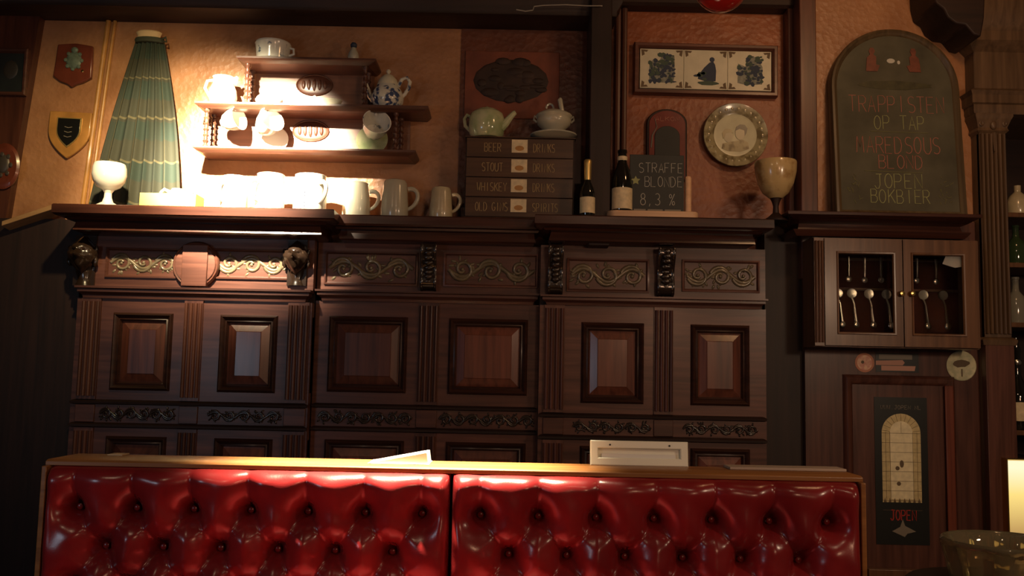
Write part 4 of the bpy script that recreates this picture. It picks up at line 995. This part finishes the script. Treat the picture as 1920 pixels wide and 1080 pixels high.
cup(500, 234, 3.40, 'white teacup hung over a white saucer on the lower tier', M_white, 1.02, 42, 60)
cup(703, 240, 3.40, 'grey-white teacup hung from hook closest to the blue teapot', M_whiteblue, 1.08, 62, 40)
def saucer(px, Y, z, label, m, r, lean):
    s = S(Y); t = tag(MB().lathe([(0.0005, 0.0), (r*0.5*s, 0.0), (r*0.95*s, 0.006), (r*s, 0.009), (r*0.98*s, 0.010), (r*0.55*s, 0.005), (0.0005, 0.004)], n=36, c=(0, 0, 0), M=Matrix.Rotation(PI/2, 3, 'X')).build('saucer', m), label, 'saucer', 'saucers propped on the lower tier')
    t.location = (Xat(px, z, Y), Y, z+r*s*math.cos(math.radians(lean))+0.0005); t.rotation_euler = (-math.radians(lean), 0, 0)
saucer(515, 3.465, B3[2], 'white saucer propped behind the hanging white teacup', M_white, 26, 12)
saucer(697, 3.465, B3[2], 'grey-green saucer propped behind the cup below the blue teapot', M_green, 30, 12)

# ================================================================== WALL PLAQUES, LEFT
def shield(hw, zt, zb, n=10):
    pts = [(-hw, zt), (hw, zt)]; H = zt-zb
    right = []
    for k in range(n+1):
        t_ = k/n; right.append((hw*(1-t_**2.1), zt-H*0.38-H*0.62*t_))
    return pts + right + [(-x, z) for x, z in right[-2::-1]]
s = S(3.49)
c0 = W(130, 253, 3.49)
t = thing('shield_plaque', 'varnished ochre shield plaque with a small black shield at its centre', 'plaque', (c0.x, 3.499, c0.z), rot=(0, math.radians(2), 0))
MB().prism(shield(40*s, 44*s, -46*s), -0.016, 0).build('shield_board', M_ochre, t, bev=0.004)
i_ = MB().prism(shield(21*s, 30*s, -22*s), -0.022, -0.015).build('inner_shield', M_black, t, bev=0.001)
MB().prism(shield(23*s, 32*s, -25*s), -0.019, -0.015).build('gilt_edge', M_gold, t)
b = MB()
for zz in (14, 5, -4): b.tube([(-7*s, -0.0225, zz*s), (0, -0.0225, (zz-2)*s), (7*s, -0.0225, zz*s)], 0.0018, n=5)
b.build('emblem', M_greyprint, i_)
c0 = W(139, 124, 3.49)
t = thing('crest_plaque', 'dark red wooden plaque with a verdigris crest', 'plaque', (c0.x, 3.499, c0.z), rot=(0, math.radians(2), 0))
pl = [(-34, 40), (-18, 42), (0, 44), (18, 42), (33, 40), (35, 10), (36, -22), (20, -32), (8, -36), (0, -42), (-8, -36), (-22, -32), (-37, -22), (-35, 10)]
MB().prism([(x*s, z*s) for x, z in pl], -0.016, 0).build('plaque_board', M_plaqred, t, bev=0.004)
b = MB(); b.ball((0, -0.016, 10*s), (15*s, 0.007, 17*s), 16, 8); 
for k in range(8): b.ball((15*s*math.cos(2*PI*k/8), -0.018, 10*s+17*s*math.sin(2*PI*k/8)), (4*s, 0.005, 4*s), 8, 5)
b.ball((0, -0.018, 30*s), (7*s, 0.006, 6*s), 10, 6); b.build('crest', M_verdigris, t)
b = MB().ball((19*s, -0.017, -10*s), (3*s, 0.004, 3*s), 8, 5); b.build('stud', M_brass, t)
c0 = W(20, 135, 3.455)
t = thing('dark_picture', 'dark framed picture on the shaded wall face', 'picture', (c0.x, 3.459, c0.z))
MB().frame(-34*s, 33*s, -46*s, 44*s, [(0, 0.0), (0, -0.016), (0.004, -0.020), (0.012, -0.018), (0.016, -0.008), (0.018, -0.004)]).build('frame', M_wood, t, smooth=40)
pc = MB().box(-32*s, 31*s, -0.006, -0.001, -44*s, 42*s).build('canvas', M_slate, t)
b = MB().ball((0, -0.006, 4*s), (14*s, 0.003, 18*s), 14, 6); b.build('painted_figure', M_olddark, pc)
c0 = W(8, 312, 3.455)
t = thing('round_plaque', 'dark red oval plaque with worn silver relief on the shaded wall face', 'plaque', (c0.x, 3.459, c0.z))
MB().lathe([(34*s, 0), (35*s, 0.008), (30*s, 0.014), (22*s, 0.012), (0.0005, 0.012)], n=30, M=Matrix.Rotation(PI/2, 3, 'X') @ Matrix.Diagonal((0.85, 1.25, 1))).build('plaque_board', M_plaqred, t)
b = MB().ball((0, -0.012, 4*s), (12*s, 0.006, 18*s), 12, 6)
for k in range(7): b.ball((14*s*math.cos(2*PI*k/7), -0.014, 2*s+20*s*math.sin(2*PI*k/7)), (4*s, 0.004, 5*s), 8, 5)
b.build('relief', M_pewter, t)
# --- dark painted board over the chest
c0 = W(962, 150, 3.49); s = S(3.49)
t = thing('painted_board', 'dark red board with a blackened oval painting above the drawer chest', 'picture', (c0.x, 3.499, c0.z))
MB().box(-92*s, 88*s, -0.008, 0, -75*s, 56*s).build('board', mat('old_red_board', (0.17, 0.042, 0.018), 0.6, var=0.4, scale=7), t, bev=0.002)
b = MB().ball((-4*s, -0.008, -2*s), (72*s, 0.006, 42*s), 26, 8)
rg = random.Random(5)
for k in range(22):
    a = rg.uniform(0, 2*PI); d = rg.uniform(.3, 1); b.ball((-4*s+66*s*d*math.cos(a), -0.012, -2*s+40*s*d*math.sin(a)), (rg.uniform(8, 20)*s, 0.004, rg.uniform(4, 9)*s), 8, 5)
b.build('dark_relief', mat('blackened_relief', (0.030, 0.014, 0.009), 0.7, var=0.4, scale=20), t, smooth=60)
# --- cord along the beam
cpts = [W(px, py, 3.33) for px, py in ((968, 24), (985, 27), (999, 25), (1001, 18), (1020, 16), (1060, 15), (1100, 17), (1128, 17))]
zbm = zb
cp = [(p.x, 3.30, p.z) for i, p in enumerate(cpts)]
o = MB().tube(cp, 0.0022, n=6).build('cord', M_cord); tag(o, 'thin pale electric cord tacked along the dark beam', 'cord')

# ================================================================== RIGHT: ARCHED CHALKBOARD
Ya = 3.30; s = S(Ya)
ZLg = Zat(1660, 398, 3.20)
c0 = W(1690, 390, Ya)
t = thing('arched_chalkboard', 'large arched chalkboard in a worn wooden frame listing beers on tap', 'chalkboard', (Xat(1690, ZLg, Ya), Ya, ZLg+0.0003), rot=(math.radians(-4.5), math.radians(0.0), 0))
hw = 124*s; Ht = Zat(1690, 44, Ya)-ZLg; zs = Ht-hw*0.98
def arch_ring(h, i, y): 
    return [(-h+i, y, i), (h-i, y, i)]+[((h-i)*math.cos(PI*k/26), y, zs+(hw*0.98-i)*math.sin(PI*k/26)) for k in range(27)]
M_frame2 = wood('worn_sign_frame', (0.055, 0.036, 0.018), (0.12, 0.08, 0.04), rough=0.4, axis='Z', rnd=0)
fr = MB().loft([arch_ring(hw, i, y) for i, y in ((0.0, 0.022), (0.0, -0.004), (0.004, -0.012), (0.012, -0.014), (0.020, -0.006), (0.024, -0.004), (0.028, 0.004))], cap=False)
fr.build('frame', M_frame2, t, smooth=45)
bd = MB().prism([(p[0], p[2]) for p in arch_ring(hw, 0.026, 0)], 0.000, 0.020).build('slate', M_slategreen, t)
yb_ = -0.0006
def cl(txt, pxa, pxb, pya, pyb, m, r=0.0016, wob=0.05):
    zlo = (Ht)*(392-pyb)/348; zhi = (Ht)*(392-pya)/348
    lettering(txt, (pxa-1690)*s, (pxb-1690)*s, zlo, zhi, yb_, r, wob).build('chalk_line', m, bd)
cl('TRAPPISTEN', 1598, 1786, 170, 200, M_chalkred, 0.0014)
cl('OP TAP', 1645, 1745, 207, 232, M_chalkgreen, 0.0014)
cl('MAREDSOUS', 1610, 1774, 246, 276, M_chalkred)
cl('BLOND', 1650, 1738, 280, 304, M_chalkred)
cl('JOPEN', 1640, 1735, 314, 340, M_chalkgreen)
cl('BOKBIER', 1632, 1748, 342, 366, M_chalkgreen)
b = MB()
for pxa, pxb, py in ((1640, 1750, 236), (1625, 1735, 309)):
    zz = Ht*(392-py)/348; b.tube([((pxa-1690)*s, yb_, zz), ((pxb-1690)*s, yb_, zz-0.004)], 0.0016, n=5)
b.build('chalk_rule', M_chalkolive, bd)
b = MB(); rg = random.Random(8)
for sx in (-1, 1):
    for k in range(16):
        x = sx*(86+rg.uniform(-10, 10)); z = rg.uniform(18, 80)
        b.tube([(x*s, yb_, z*s), ((x+rg.uniform(-7, 7))*s, yb_, (z+rg.uniform(2, 8))*s)], 0.0013, n=5)
b.build('chalk_hops', M_chalkolive, bd)
for sx in (-1, 1):      # two small red figures painted at the top
    b = MB(); X0 = sx*40*s; zz = Ht*(392-104)/348
    b.prism([(X0+sx*x*s, zz+z*s) for x, z in ((-9,-22),(-14,-10),(-7,-8),(-8,8),(-3,12),(-6,20),(-3,26),(3,26),(6,20),(4,12),(10,6),(12,-10),(13,-22))], -0.003, 0.001)
    b.build('painted_figure', mat('painted_red_robe', (0.15, 0.042, 0.022), 0.5, var=0.3, scale=40), bd)
b = MB(); zz = Ht*(392-104)/348; b.prism(disc_poly(-4*s, zz, 8*s, 5*s, 10), -0.002, 0.001); b.prism(disc_poly(11*s, zz-3*s, 3*s, 4*s, 8), -0.002, 0.001); b.build('painted_mugs', M_chalk, bd)
b = MB(); zz = Ht*(392-150)/348; b.prism(disc_poly(0, zz, 70*s, 9*s, 20, .15), -0.0012, 0.001); b.build('painted_ground', mat('painted_olive', (0.045, 0.040, 0.014), 0.6, var=0.4, scale=30), bd)

# ledge above the cupboard
x0, x1 = Xat(1478, ZLg, 3.20), Xat(1842, ZLg, 3.20)
zl2 = Zat(1660, 445, 3.24)
lg = MB().mould(x0+0.05, x1-0.05, 3.25, YP+0.02, [(-0.02, zl2), (0.006, zl2), (0.012, zl2+0.006), (0.020, zl2+0.016), (0.022, zl2+0.022), (0.0, zl2+0.026), (-0.004, ZLg-0.038), (0.012, ZLg-0.032), (0.040, ZLg-0.016), (0.050, ZLg-0.012), (0.050, ZLg-0.002), (0.048, ZLg)])
struct(lg.build('trim_ledge_cornice', M_cornice, smooth=30), 'moulded cornice ledge over the glazed spoon cupboard', 'ledge')
# ================================================================== GLAZED SPOON CUPBOARD
Yk = 3.225; s = S(Yk)
kx0, kx1 = W(1528, 550, Yk).x, W(1838, 550, Yk).x; kz0, kz1 = Zat(1683, 652, Yk), Zat(1683, 447, Yk)
t = thing('glazed_cupboard', 'small glazed two-door wall cupboard showing hanging spoons', 'cupboard', ((kx0+kx1)/2, Yk, kz0))
kox, koz = t.location.x, t.location.z
def kl(b): return b.xf(Matrix.Translation((-kox, -Yk, -koz)))
M_cup = wood('cupboard_wood', (0.085, 0.038, 0.018), (0.165, 0.078, 0.038), rough=0.33, axis='Z', rnd=0.1)
kd = YR-0.001
kl(MB().box(kx0, kx1, kd-0.012, kd, kz0, kz1)).build('velvet_back', M_velvet, t)
kl(MB().box(kx0, kx0+0.014, Yk+0.016, kd-0.012, kz0, kz1)).build('side_panel', M_cup, t)
kl(MB().box(kx1-0.014, kx1, Yk+0.016, kd-0.012, kz0, kz1)).build('side_panel', M_cup, t)
kl(MB().box(kx0+0.014, kx1-0.014, Yk+0.016, kd-0.012, kz0, kz0+0.012)).build('bottom_panel', M_cup, t)
kl(MB().box(kx0+0.014, kx1-0.014, Yk+0.016, kd-0.012, kz1-0.012, kz1)).build('top_panel', M_cup, t)
pilaster(t, kx0-kox, W(1546,550,Yk).x-kox, 0.002, kz1-kz0-0.002, 0.010, 3, 'fluted_edge', 0.012, M_cup)
xl0, xl1, xr0_, xr1_ = [W(p, 550, Yk).x for p in (1547, 1693, 1695, 1836)]
og = [W(p, 550, Yk).x for p in (1572, 1677, 1712, 1808)]
gz0, gz1 = Zat(1683, 626, Yk), Zat(1683, 476, Yk)
doors = []
for (a, b2, g0, g1, kpx) in ((xl0, xl1, og[0], og[1], 1688), (xr0_, xr1_, og[2], og[3], 1708)):
    d = kl(MB().box(a, b2, Yk, Yk+0.015, kz0+0.004, gz0).box(a, b2, Yk, Yk+0.015, gz1, kz1-0.004).box(a, g0, Yk, Yk+0.015, gz0, gz1).box(g1, b2, Yk, Yk+0.015, gz0, gz1)).build('door', M_cup, t)
    kl(MB().frame(g0, g1, gz0, gz1, [(-0.006, Yk), (-0.004, Yk-0.004), (0.001, Yk-0.003), (0.004, Yk+0.004)])).build('glazing_bead', M_cup, d, smooth=40)
    kl(MB().box(g0, g1, Yk+0.008, Yk+0.0095, gz0, gz1)).build('pane', M_glass, d)
    o = W(kpx, 551, Yk)
    kl(MB().lathe([(0.006, 0), (0.004, 0.006), (0.009, 0.011), (0.0105, 0.016), (0.008, 0.021), (0.0005, 0.0225)], c=(o.x, Yk, o.z), n=20, M=Matrix.Rotation(PI/2, 3, 'X'))).build('knob', M_brass, d)
# lit bottom sill of the doors
# spoons
Ysp = kd-0.022; s2 = S(Ysp)
def spoon_mesh(t, m, up):
    # hangs bowl-down (up=0) or stands handle-up with a crest disc (up=1)
    if up:
        MB().lathe([(9*s2, -0.001), (9.5*s2, 0.0005), (9*s2, 0.002), (7*s2, 0.0014), (0.0005, 0.0014)], c=(0, 0, 0), n=20, M=Matrix.Rotation(PI/2, 3, 'X')).build('crest_disc', m, t)
        MB().tube([(0, 0, -8*s2), (4*s2, -0.001, -20*s2), (5*s2, -0.001, -34*s2), (7*s2, -0.001, -52*s2)], [2*s2, 2*s2, 2.4*s2, 3*s2], n=7).build('handle', m, t)
        MB().ball((8*s2, -0.002, -58*s2), (6*s2, 0.003, 7*s2), 12, 7).build('bowl', m, t)
    else:
        MB().tube([(0, 0, 22*s2), (0.5*s2, 0, 8*s2), (0, 0, -14*s2)], [3*s2, 2.4*s2, 2*s2], n=7).build('handle', m, t)
        MB().ball((0, -0.001, -20*s2), (6*s2, 0.003, 6*s2), 12, 7).build('bowl', m, t)
for spots, nm, up, lab, grp in (
    (((1591, 503), (1621, 505), (1652, 505)), 'souvenir_spoon', 0, 'short silver spoon in the upper row, behind the pane without the paper tag', 'upper spoons behind the untagged pane'),
    (((1719, 506), (1755, 508)), 'souvenir_spoon', 0, 'short silver spoon in the upper row, beside the white paper tag', 'upper spoons beside the paper tag'),
    (((1571, 550), (1597, 550), (1629, 551), (1662, 552)), 'crested_spoon', 1, 'long crested silver spoon in the lower row, behind the pane without the paper tag', 'lower spoons behind the untagged pane'),
    (((1731, 553), (1768, 554)), 'crested_spoon', 1, 'long crested silver spoon in the lower row, below the white paper tag', 'lower spoons below the paper tag')):
    first = None
    for px, py in spots:
        o = W(px, py, Ysp)
        if first is None:
            first = thing(nm, lab, 'spoon', (o.x, Ysp, o.z), grp); spoon_mesh(first, M_silver, up)
        else:
            c = copy_tree(first); c.location = (o.x, Ysp, o.z)
# rails carrying the spoons
for py in (485, 541):
    a, b2 = W(1556, py, Ysp+0.006), W(1818, py+4, Ysp+0.006)
    kl(MB().box(a.x, b2.x, kd-0.020, kd-0.012, a.z-0.004, a.z+0.004)).build('spoon_rail', M_cup, t, bev=0.001)
o = W(1786, 492, Ysp-0.03)
c = tag(MB().prism([(-19*s2, -6*s2), (-12*s2, 10*s2), (19*s2, 11*s2), (19*s2, -10*s2), (4*s2, -13*s2), (-10*s2, -9*s2)], -0.0012, 0).build('paper_tag', M_paper, None, (Xat(1786, o.z, Yk+0.02), Yk+0.019, o.z-0.004), bev=0.0003), 'small torn white paper tag inside the glazed cupboard', 'tag')

# ================================================================== BOARDING BELOW: PANEL, STICKERS, POSTER
fx0, fx1 = W(1583, 850, YR).x, W(1790, 850, YR).x; fzt = Zat(1690, 706, YR)
pt = MB().frame(fx0, fx1, -0.2, fzt, [(-0.004, YR+0.001), (0.0, YR-0.012), (0.008, YR-0.018), (0.020, YR-0.014), (0.030, YR-0.003), (0.033, YR+0.001)]).box(fx0+0.032, fx1-0.032, YR-0.002, YR+0.01, -0.2+0.2, fzt-0.032)
struct(pt.build('trim_panel', M_woodv, smooth=45), 'moulded door panel frame behind the black poster', 'trim')
stl = MB().box(W(1770,850,YR).x, W(1786,850,YR).x, YR-0.020, YR-0.012, 0.0, fzt-0.03)
struct(stl.build('trim_bead', wood('red_bead', (0.12,0.028,0.014), (0.2,0.05,0.025), axis='Z', rnd=0), bev=0.003), 'reddish upright bead of the door panel', 'trim')
struct(MB().box(W(1620,1065,YR).x, W(1780,1065,YR).x, YR-0.045, YR-0.015, Zat(1700,1090,YR), Zat(1700,1064,YR)).build('trim_sill', M_cup, bev=0.003), 'low sill at the foot of the poster panel', 'trim')
s = S(YR)*0.99
def onboard(px, py): o = W(px, py, YR-0.0005); return (o.x, YR-0.0005, o.z)
t = thing('round_sticker', 'small round orange and cream beer sticker under the cupboard', 'sticker', onboard(1621, 680))
MB().lathe([(18*s, 0), (18*s, 0.0012), (0.0005, 0.0012)], n=30, M=RX).build('disc', mat('orange_print', (0.48, 0.17, 0.08), 0.5), t)
MB().lathe([(14*s, 0.0012), (14*s, 0.002), (0.0005, 0.002)], n=30, M=RX).build('print', mat('peach_print', (0.75, 0.46, 0.28), 0.5, c2=(0.60, 0.24, 0.17), scale=60), t)
MB().lathe([(3*s, 0.002), (3*s, 0.0026), (0.0005, 0.0026)], c=(-4*s, 0, 1*s), n=14, M=RX).build('dot', M_inkbrown, t)
t = thing('banner_sticker', 'faded pink and grey strip sticker beside the round orange sticker', 'sticker', onboard(1682, 680))
MB().box(-40*s, 40*s, -0.0012, 0, -18*s, 18*s).build('backing', M_poster, t)
MB().box(-34*s, 28*s, -0.0018, -0.0012, 6*s, 15*s).build('grey_print', M_greyprint, t)
MB().prism([(-40*s, -5*s), (10*s, -5*s), (14*s, 0), (10*s, 5*s), (-40*s, 3*s)], -0.002, -0.0012).build('pink_strip', M_pink, t)
MB().prism([(-30*s, -15*s), (32*s, -15*s), (34*s, -6*s), (-30*s, -6*s)], -0.0022, -0.0012).build('pink_strip', M_pink, t)
t = thing('round_badge', 'round pale green badge under the corner of the cupboard', 'badge', onboard(1802, 686))
MB().lathe([(27*s, 0), (28*s, 0.003), (26.5*s, 0.005), (24*s, 0.004), (0.0005, 0.004)], n=36, M=RX).build('disc', mat('badge_print', (0.46, 0.44, 0.26), 0.45, c2=(0.62, 0.56, 0.34), scale=45), t)
b = MB(); b.prism(disc_poly(0, 4*s, 15*s, 7*s, 12, .2), -0.0048, -0.0038); b.box(-1*s, 1.5*s, -0.0048, -0.0038, -20*s, -6*s); b.build('print', M_inkbrown, t)
# poster
c0 = onboard(1690, 882)
t = thing('poster', 'tall black brewery poster with a lit church window and red lettering', 'poster', (c0[0], YR-0.0022, c0[2]))
hw, hh = 49*s, 134*s
MB().box(-hw, hw, -0.002, 0, -hh, hh).build('sheet', M_poster, t)
lettering('WWW.JOPEN.NL', -38*s, 38*s, 112*s, 119*s, -0.0026, 0.0011).build('web_address', M_greyprint, t)
def archp(hw, z0, zt): 
    zs = zt-hw; return [(-hw, z0), (hw, z0)]+[(hw*math.cos(PI*k/18), zs+hw*math.sin(PI*k/18)) for k in range(19)]
MB().prism(archp(36*s, -58*s, 104*s), -0.0026, -0.0019).build('window_print', M_amberpane, t)
MB().prism(archp(21*s, -52*s, 90*s), -0.0031, -0.0025).build('window_light', M_palepane, t)
b = MB()
for k in range(9): b.box(-36*s, 36*s, -0.0035, -0.0030, (68-17.5*k)*s-0.0006, (68-17.5*k)*s+0.0006)
for x in (-29, -21, 0, 21, 29): b.box(x*s-0.0005, x*s+0.0005, -0.0035, -0.0030, (-58 if x else 68)*s, (70 if abs(x) > 0 else 88)*s)
for k in range(11):
    a = PI*(k+0.5)/11; b.tube([(22*s*math.cos(a), -0.0032, 68*s+22*s*math.sin(a)), (35*s*math.cos(a), -0.0032, 68*s+35*s*math.sin(a))], 0.0005, n=4)
for k in range(8): b.prism([((-32+9*k-2.5)*s, -58*s), ((-32+9*k+2.5)*s, -58*s), ((-32+9*k)*s, -50*s)], -0.0036, -0.0030)
b.prism(disc_poly(0, 12*s, 4*s, 7*s, 8), -0.0036, -0.003); b.prism(disc_poly(-8*s, 4*s, 4*s, 4*s, 8), -0.0036, -0.003); b.prism(disc_poly(-6*s, -24*s, 4*s, 4*s, 8), -0.0036, -0.003)
b.build('glazing_lines', M_inkbrown, t)
lettering('JOPEN', -24*s, 26*s, -90*s, -72*s, -0.0028, 0.0024).build('red_wordmark', M_redprint, t)
MB().prism([(0, -88*s), (4*s, -100*s), (24*s, -110*s), (8*s, -114*s), (3*s, -120*s), (-6*s, -116*s), (-20*s, -110*s), (-5*s, -102*s)], -0.0028, -0.0019).build('emblem', M_greyprint, t)

# ================================================================== FLUTED COLUMN AND ENTABLATURE
Yc = 3.32
cx0_, cx1_ = W(1840, 400, Yc).x, W(1889, 400, Yc).x
M_col = wood('column_oak', (0.075, 0.043, 0.023), (0.15, 0.088, 0.048), rough=0.42, axis='Z', rnd=0.0)
t = thing('fluted_column', 'fluted wooden pilaster between the chalkboard and the bottle shelves', 'column', ((cx0_+cx1_)/2, Yc, 0))
o_ = Vector(((cx0_+cx1_)/2, Yc, 0)); hwc = (cx1_-cx0_)/2
zc0, zc1 = Zat(1865, 632, Yc), Zat(1865, 246, Yc)
MB().box(-hwc, hwc, 0.006, 0.10, 0.12, zc1+0.06).build('core', M_col, t)
pilaster(t, -hwc, hwc, zc0, zc1, 0.008, 6, 'fluting', 0.018, M_col)
MB().box(-hwc-0.004, hwc+0.004, -0.010, 0.02, 0.12, zc0-0.02).build('lower_board', M_woodv, t, bev=0.002)
MB().mould(-hwc, hwc, 0.0, 0.06, [(0.012, zc0-0.03), (0.016, zc0-0.012), (0.010, zc0-0.004), (0.0, zc0)]).build('base_moulding', M_col, t)
MB().mould(-hwc, hwc, 0.0, 0.10, [(0.0, zc1-0.01), (0.010, zc1), (0.006, zc1+0.012), (0.016, zc1+0.04), (0.022, zc1+0.052), (0.022, zc1+0.062)]).build('capital', M_col, t)
b = MB()
for sx in (-1, 1): b.tube([(sx*hwc*0.9+sx*0.006*math.cos(q), -0.010, zc1+0.026+0.010*math.sin(q)*(1-q/14)) for q in [k*0.6 for k in range(14)]], 0.004, n=6)
b.ball((0, -0.012, zc1+0.02), (0.012, 0.008, 0.018), 10, 6); b.tube([(0, -0.012, zc1-0.01), (0, -0.014, zc1-0.08)], [0.008, 0.002], n=7); b.build('capital_carving', M_col, t)
MB().mould(-hwc, hwc, 0.0, 0.17, [(0.03, 0), (0.03, 0.10), (0.01, 0.12)]).build('plinth', M_dark, t)
ze = zc1+0.063
ent = MB().mould(cx0_-0.02, 2.9, Yc-0.01, 3.66, [(0.0, ze), (0.004, ze+0.01), (0.004, ze+0.035), (0.012, ze+0.04), (0.012, ze+0.07), (0.02, ze+0.085), (-0.004, ze+0.10), (-0.004, ze+0.24), (0.016, ze+0.26), (0.03, ze+0.275), (0.03, ze+0.31), (0.05, ze+0.34), (0.06, ze+0.40), (0.06, ZC-0.001)])
struct(ent.build('trim_entablature', M_col, smooth=25), 'moulded entablature carried by the fluted column', 'beam')
br = MB(); pl_ = [W(px, py, 3.22) for px, py in ((1738, -60), (1842, -60), (1838, 40), (1832, 74), (1818, 70), (1803, 52), (1786, 50), (1770, 38), (1762, 22), (1748, 12), (1742, -10))]
br.prism([(q.x, q.z) for q in pl_], 3.19, YP-0.002)
tag(br.build('carved_bracket', M_dark, None, smooth=40, bev=0.006), 'black carved bracket above the arched chalkboard', 'bracket')

# ================================================================== BOTTLE SHELVES (far right)
Zsh = [Zat(1905, 402, 3.42), Zat(1905, 495, 3.42), Zat(1905, 606, 3.42), Zat(1905, 806, 3.42)]
bs = thing('bottle_shelf', 'dark recessed bar shelving holding bottles beside the fluted column', 'shelf', (cx1_+0.4, 3.5, 0))
for z in Zsh: MB().box(-0.41, 0.95, -0.12, 0.155, z-0.018, z).build('shelf_board', M_cup, bs, bev=0.002)
PB = [(0.05,0),(17,0),(18,3),(18,40),(15,50),(7,60),(6,66),(6,82),(7,83),(7,87),(0.05,87)]
M_cl = mat('clear_spirit', (0.20, 0.19, 0.15), 0.08, coat=0.6)
for k, px in enumerate((1909,)):
    bottle(px, 3.46, Zsh[0], 'squat bottle with a pale amber body on the highest bar shelf' if k == 0 else 'tall bottle with a cream label on the highest bar shelf', [(0.05,0),(18,0),(20,6),(20,26),(14,38),(6,46),(6,58),(0.05,58)] if k == 0 else PB, M_tan if k == 0 else M_bottle, lab=None if k == 0 else (18.4, 6, 30, M_label), group='bottles on the highest bar shelf')
    bottle(px-3, 3.46, Zsh[1], 'green bottle on the bar shelf below the squat amber bottle', [(r, h*0.86) for r, h in PB], M_greenbottle, lab=(18.4, 8, 28, M_label) if k else None, group='green bottles on the bar shelf')
    bottle(px-3, 3.46, Zsh[2], 'clear bottle on the bar shelf level with the cupboard', PB, M_cl, group='clear bottles on the bar shelf')
    bottle(px+1, 3.45, Zsh[3], 'tall dark bottle with a wide cream label on the lowest bar shelf', [(0.05,0),(20,0),(22,3),(22,58),(20,70),(9,92),(7,100),(7,140),(8,142),(8,150),(5,151),(4,168),(0.05,168)], M_bottle, lab=(22.5, 16, 50, M_label), sleeve=([(7.6,118),(9,120),(9,126),(7.6,128)], M_silver), group='tall dark bottles on the lowest bar shelf')
# back-lit lamp panel
o = W(1929, 935, 3.28)
t = thing('lamp_box', 'glowing yellow back-lit panel below the bar shelves', 'lamp', (o.x, 3.28, o.z))
s = S(3.28)
MB().box(-34*s, 60*s, 0.0, 0.03, -68*s, 68*s).build('glowing_panel', M_glow, t, bev=0.003)
MB().frame(-40*s, 64*s, -72*s, 72*s, [(0, 0.034), (0, -0.006), (0.004, -0.006), (0.008, 0.0)]).build('frame', M_brass, t)
MB().box(-38*s, 62*s, 0.03, 0.27, -70*s, 70*s).build('housing', M_dark, t)
struct(MB().box(cx1_-0.02, 2.9, 3.3, 3.66, 0, Zat(1905, 1006, 3.4)-0.0).build('wall_bar_counter', M_dark), 'dark back counter under the glowing panel', 'counter')

# ================================================================== GLASS BOWL, FOREGROUND
Yb = 1.95; s = S(Yb)
zt_ = Zat(1880, 1012, Yb); hb = 82*s
cxb = W(1886, 1040, Yb).x
t = thing('side_table', 'small dark round table beside the bench end', 'table', (cxb, Yb, 0))
MB().lathe([(0.19, zt_-hb-0.025), (0.20, zt_-hb-0.018), (0.20, zt_-hb-0.006), (0.194, zt_-hb), (0.0005, zt_-hb)], n=48).build('table_top', M_dark, t)
MB().lathe([(0.15, 0), (0.15, 0.02), (0.05, 0.05), (0.025, 0.10), (0.03, 0.4), (0.022, 0.7), (0.05, zt_-hb-0.024)], n=24).build('pedestal', M_dark, t)
t = thing('glass_bowl', 'heavy fluted olive glass bowl standing on the small round table', 'bowl', (cxb, Yb, zt_-hb+0.0003))
def fl(r, z, n=48, k=0.045): return [(r*(1+k*math.cos(12*2*PI*j/n))*math.cos(2*PI*j/n), r*(1+k*math.cos(12*2*PI*j/n))*math.sin(2*PI*j/n), z) for j in range(n)]
R_ = 108*s
MB().loft([fl(R_*.78, 0), fl(R_*.82, 3*s), fl(R_*.90, 40*s), fl(R_*.96, 66*s), fl(R_, 72*s, k=0.01), fl(R_*1.01, 78*s, k=0), fl(R_*.97, 82*s, k=0), fl(R_*.90, 78*s, k=0), fl(R_*.84, 60*s, k=0), fl(R_*.72, 16*s, k=0), fl(R_*.2, 12*s, k=0)]).build('bowl', M_bowlglass, t, smooth=60)
# candles inside the bowl
for k, (dx, dy) in enumerate(((-0.045, -0.02), (0.0, -0.05), (0.035, 0.01))):
    b = MB().lathe([(0.019, 0), (0.019, 0.042), (0.016, 0.045), (0.0005, 0.044)], n=18)
    o = b.build('tealight', M_brass if k != 1 else M_label, None, (cxb+dx, Yb+dy, zt_-hb+16*s+0.0015)); tag(o, 'cream wax candle in the olive glass bowl' if k == 1 else 'brass candle cup in the olive glass bowl', 'candle', 'candles in the glass bowl')

# ================================================================== RED GLOBE HANGING FROM THE CEILING
Yg = 2.4; s = S(Yg)
o = W(1352, -28, Yg)
t = thing('hanging_globe', 'glossy red globe hanging in front of the dark beam', 'globe', (o.x, Yg, o.z))
MB().ball((0, 0, 0), 52*s, 32, 18).build('globe', M_redglass, t, smooth=180)
MB().lathe([(0.012, 50*s), (0.012, 50*s+0.02), (0.006, 50*s+0.024), (0.0005, 50*s+0.024)], n=16).build('cap', M_brass, t)
MB().tube([(0, 0, 50*s+0.02), (0, 0, ZC-o.z)], 0.002, n=6).build('cord', M_cord, t)
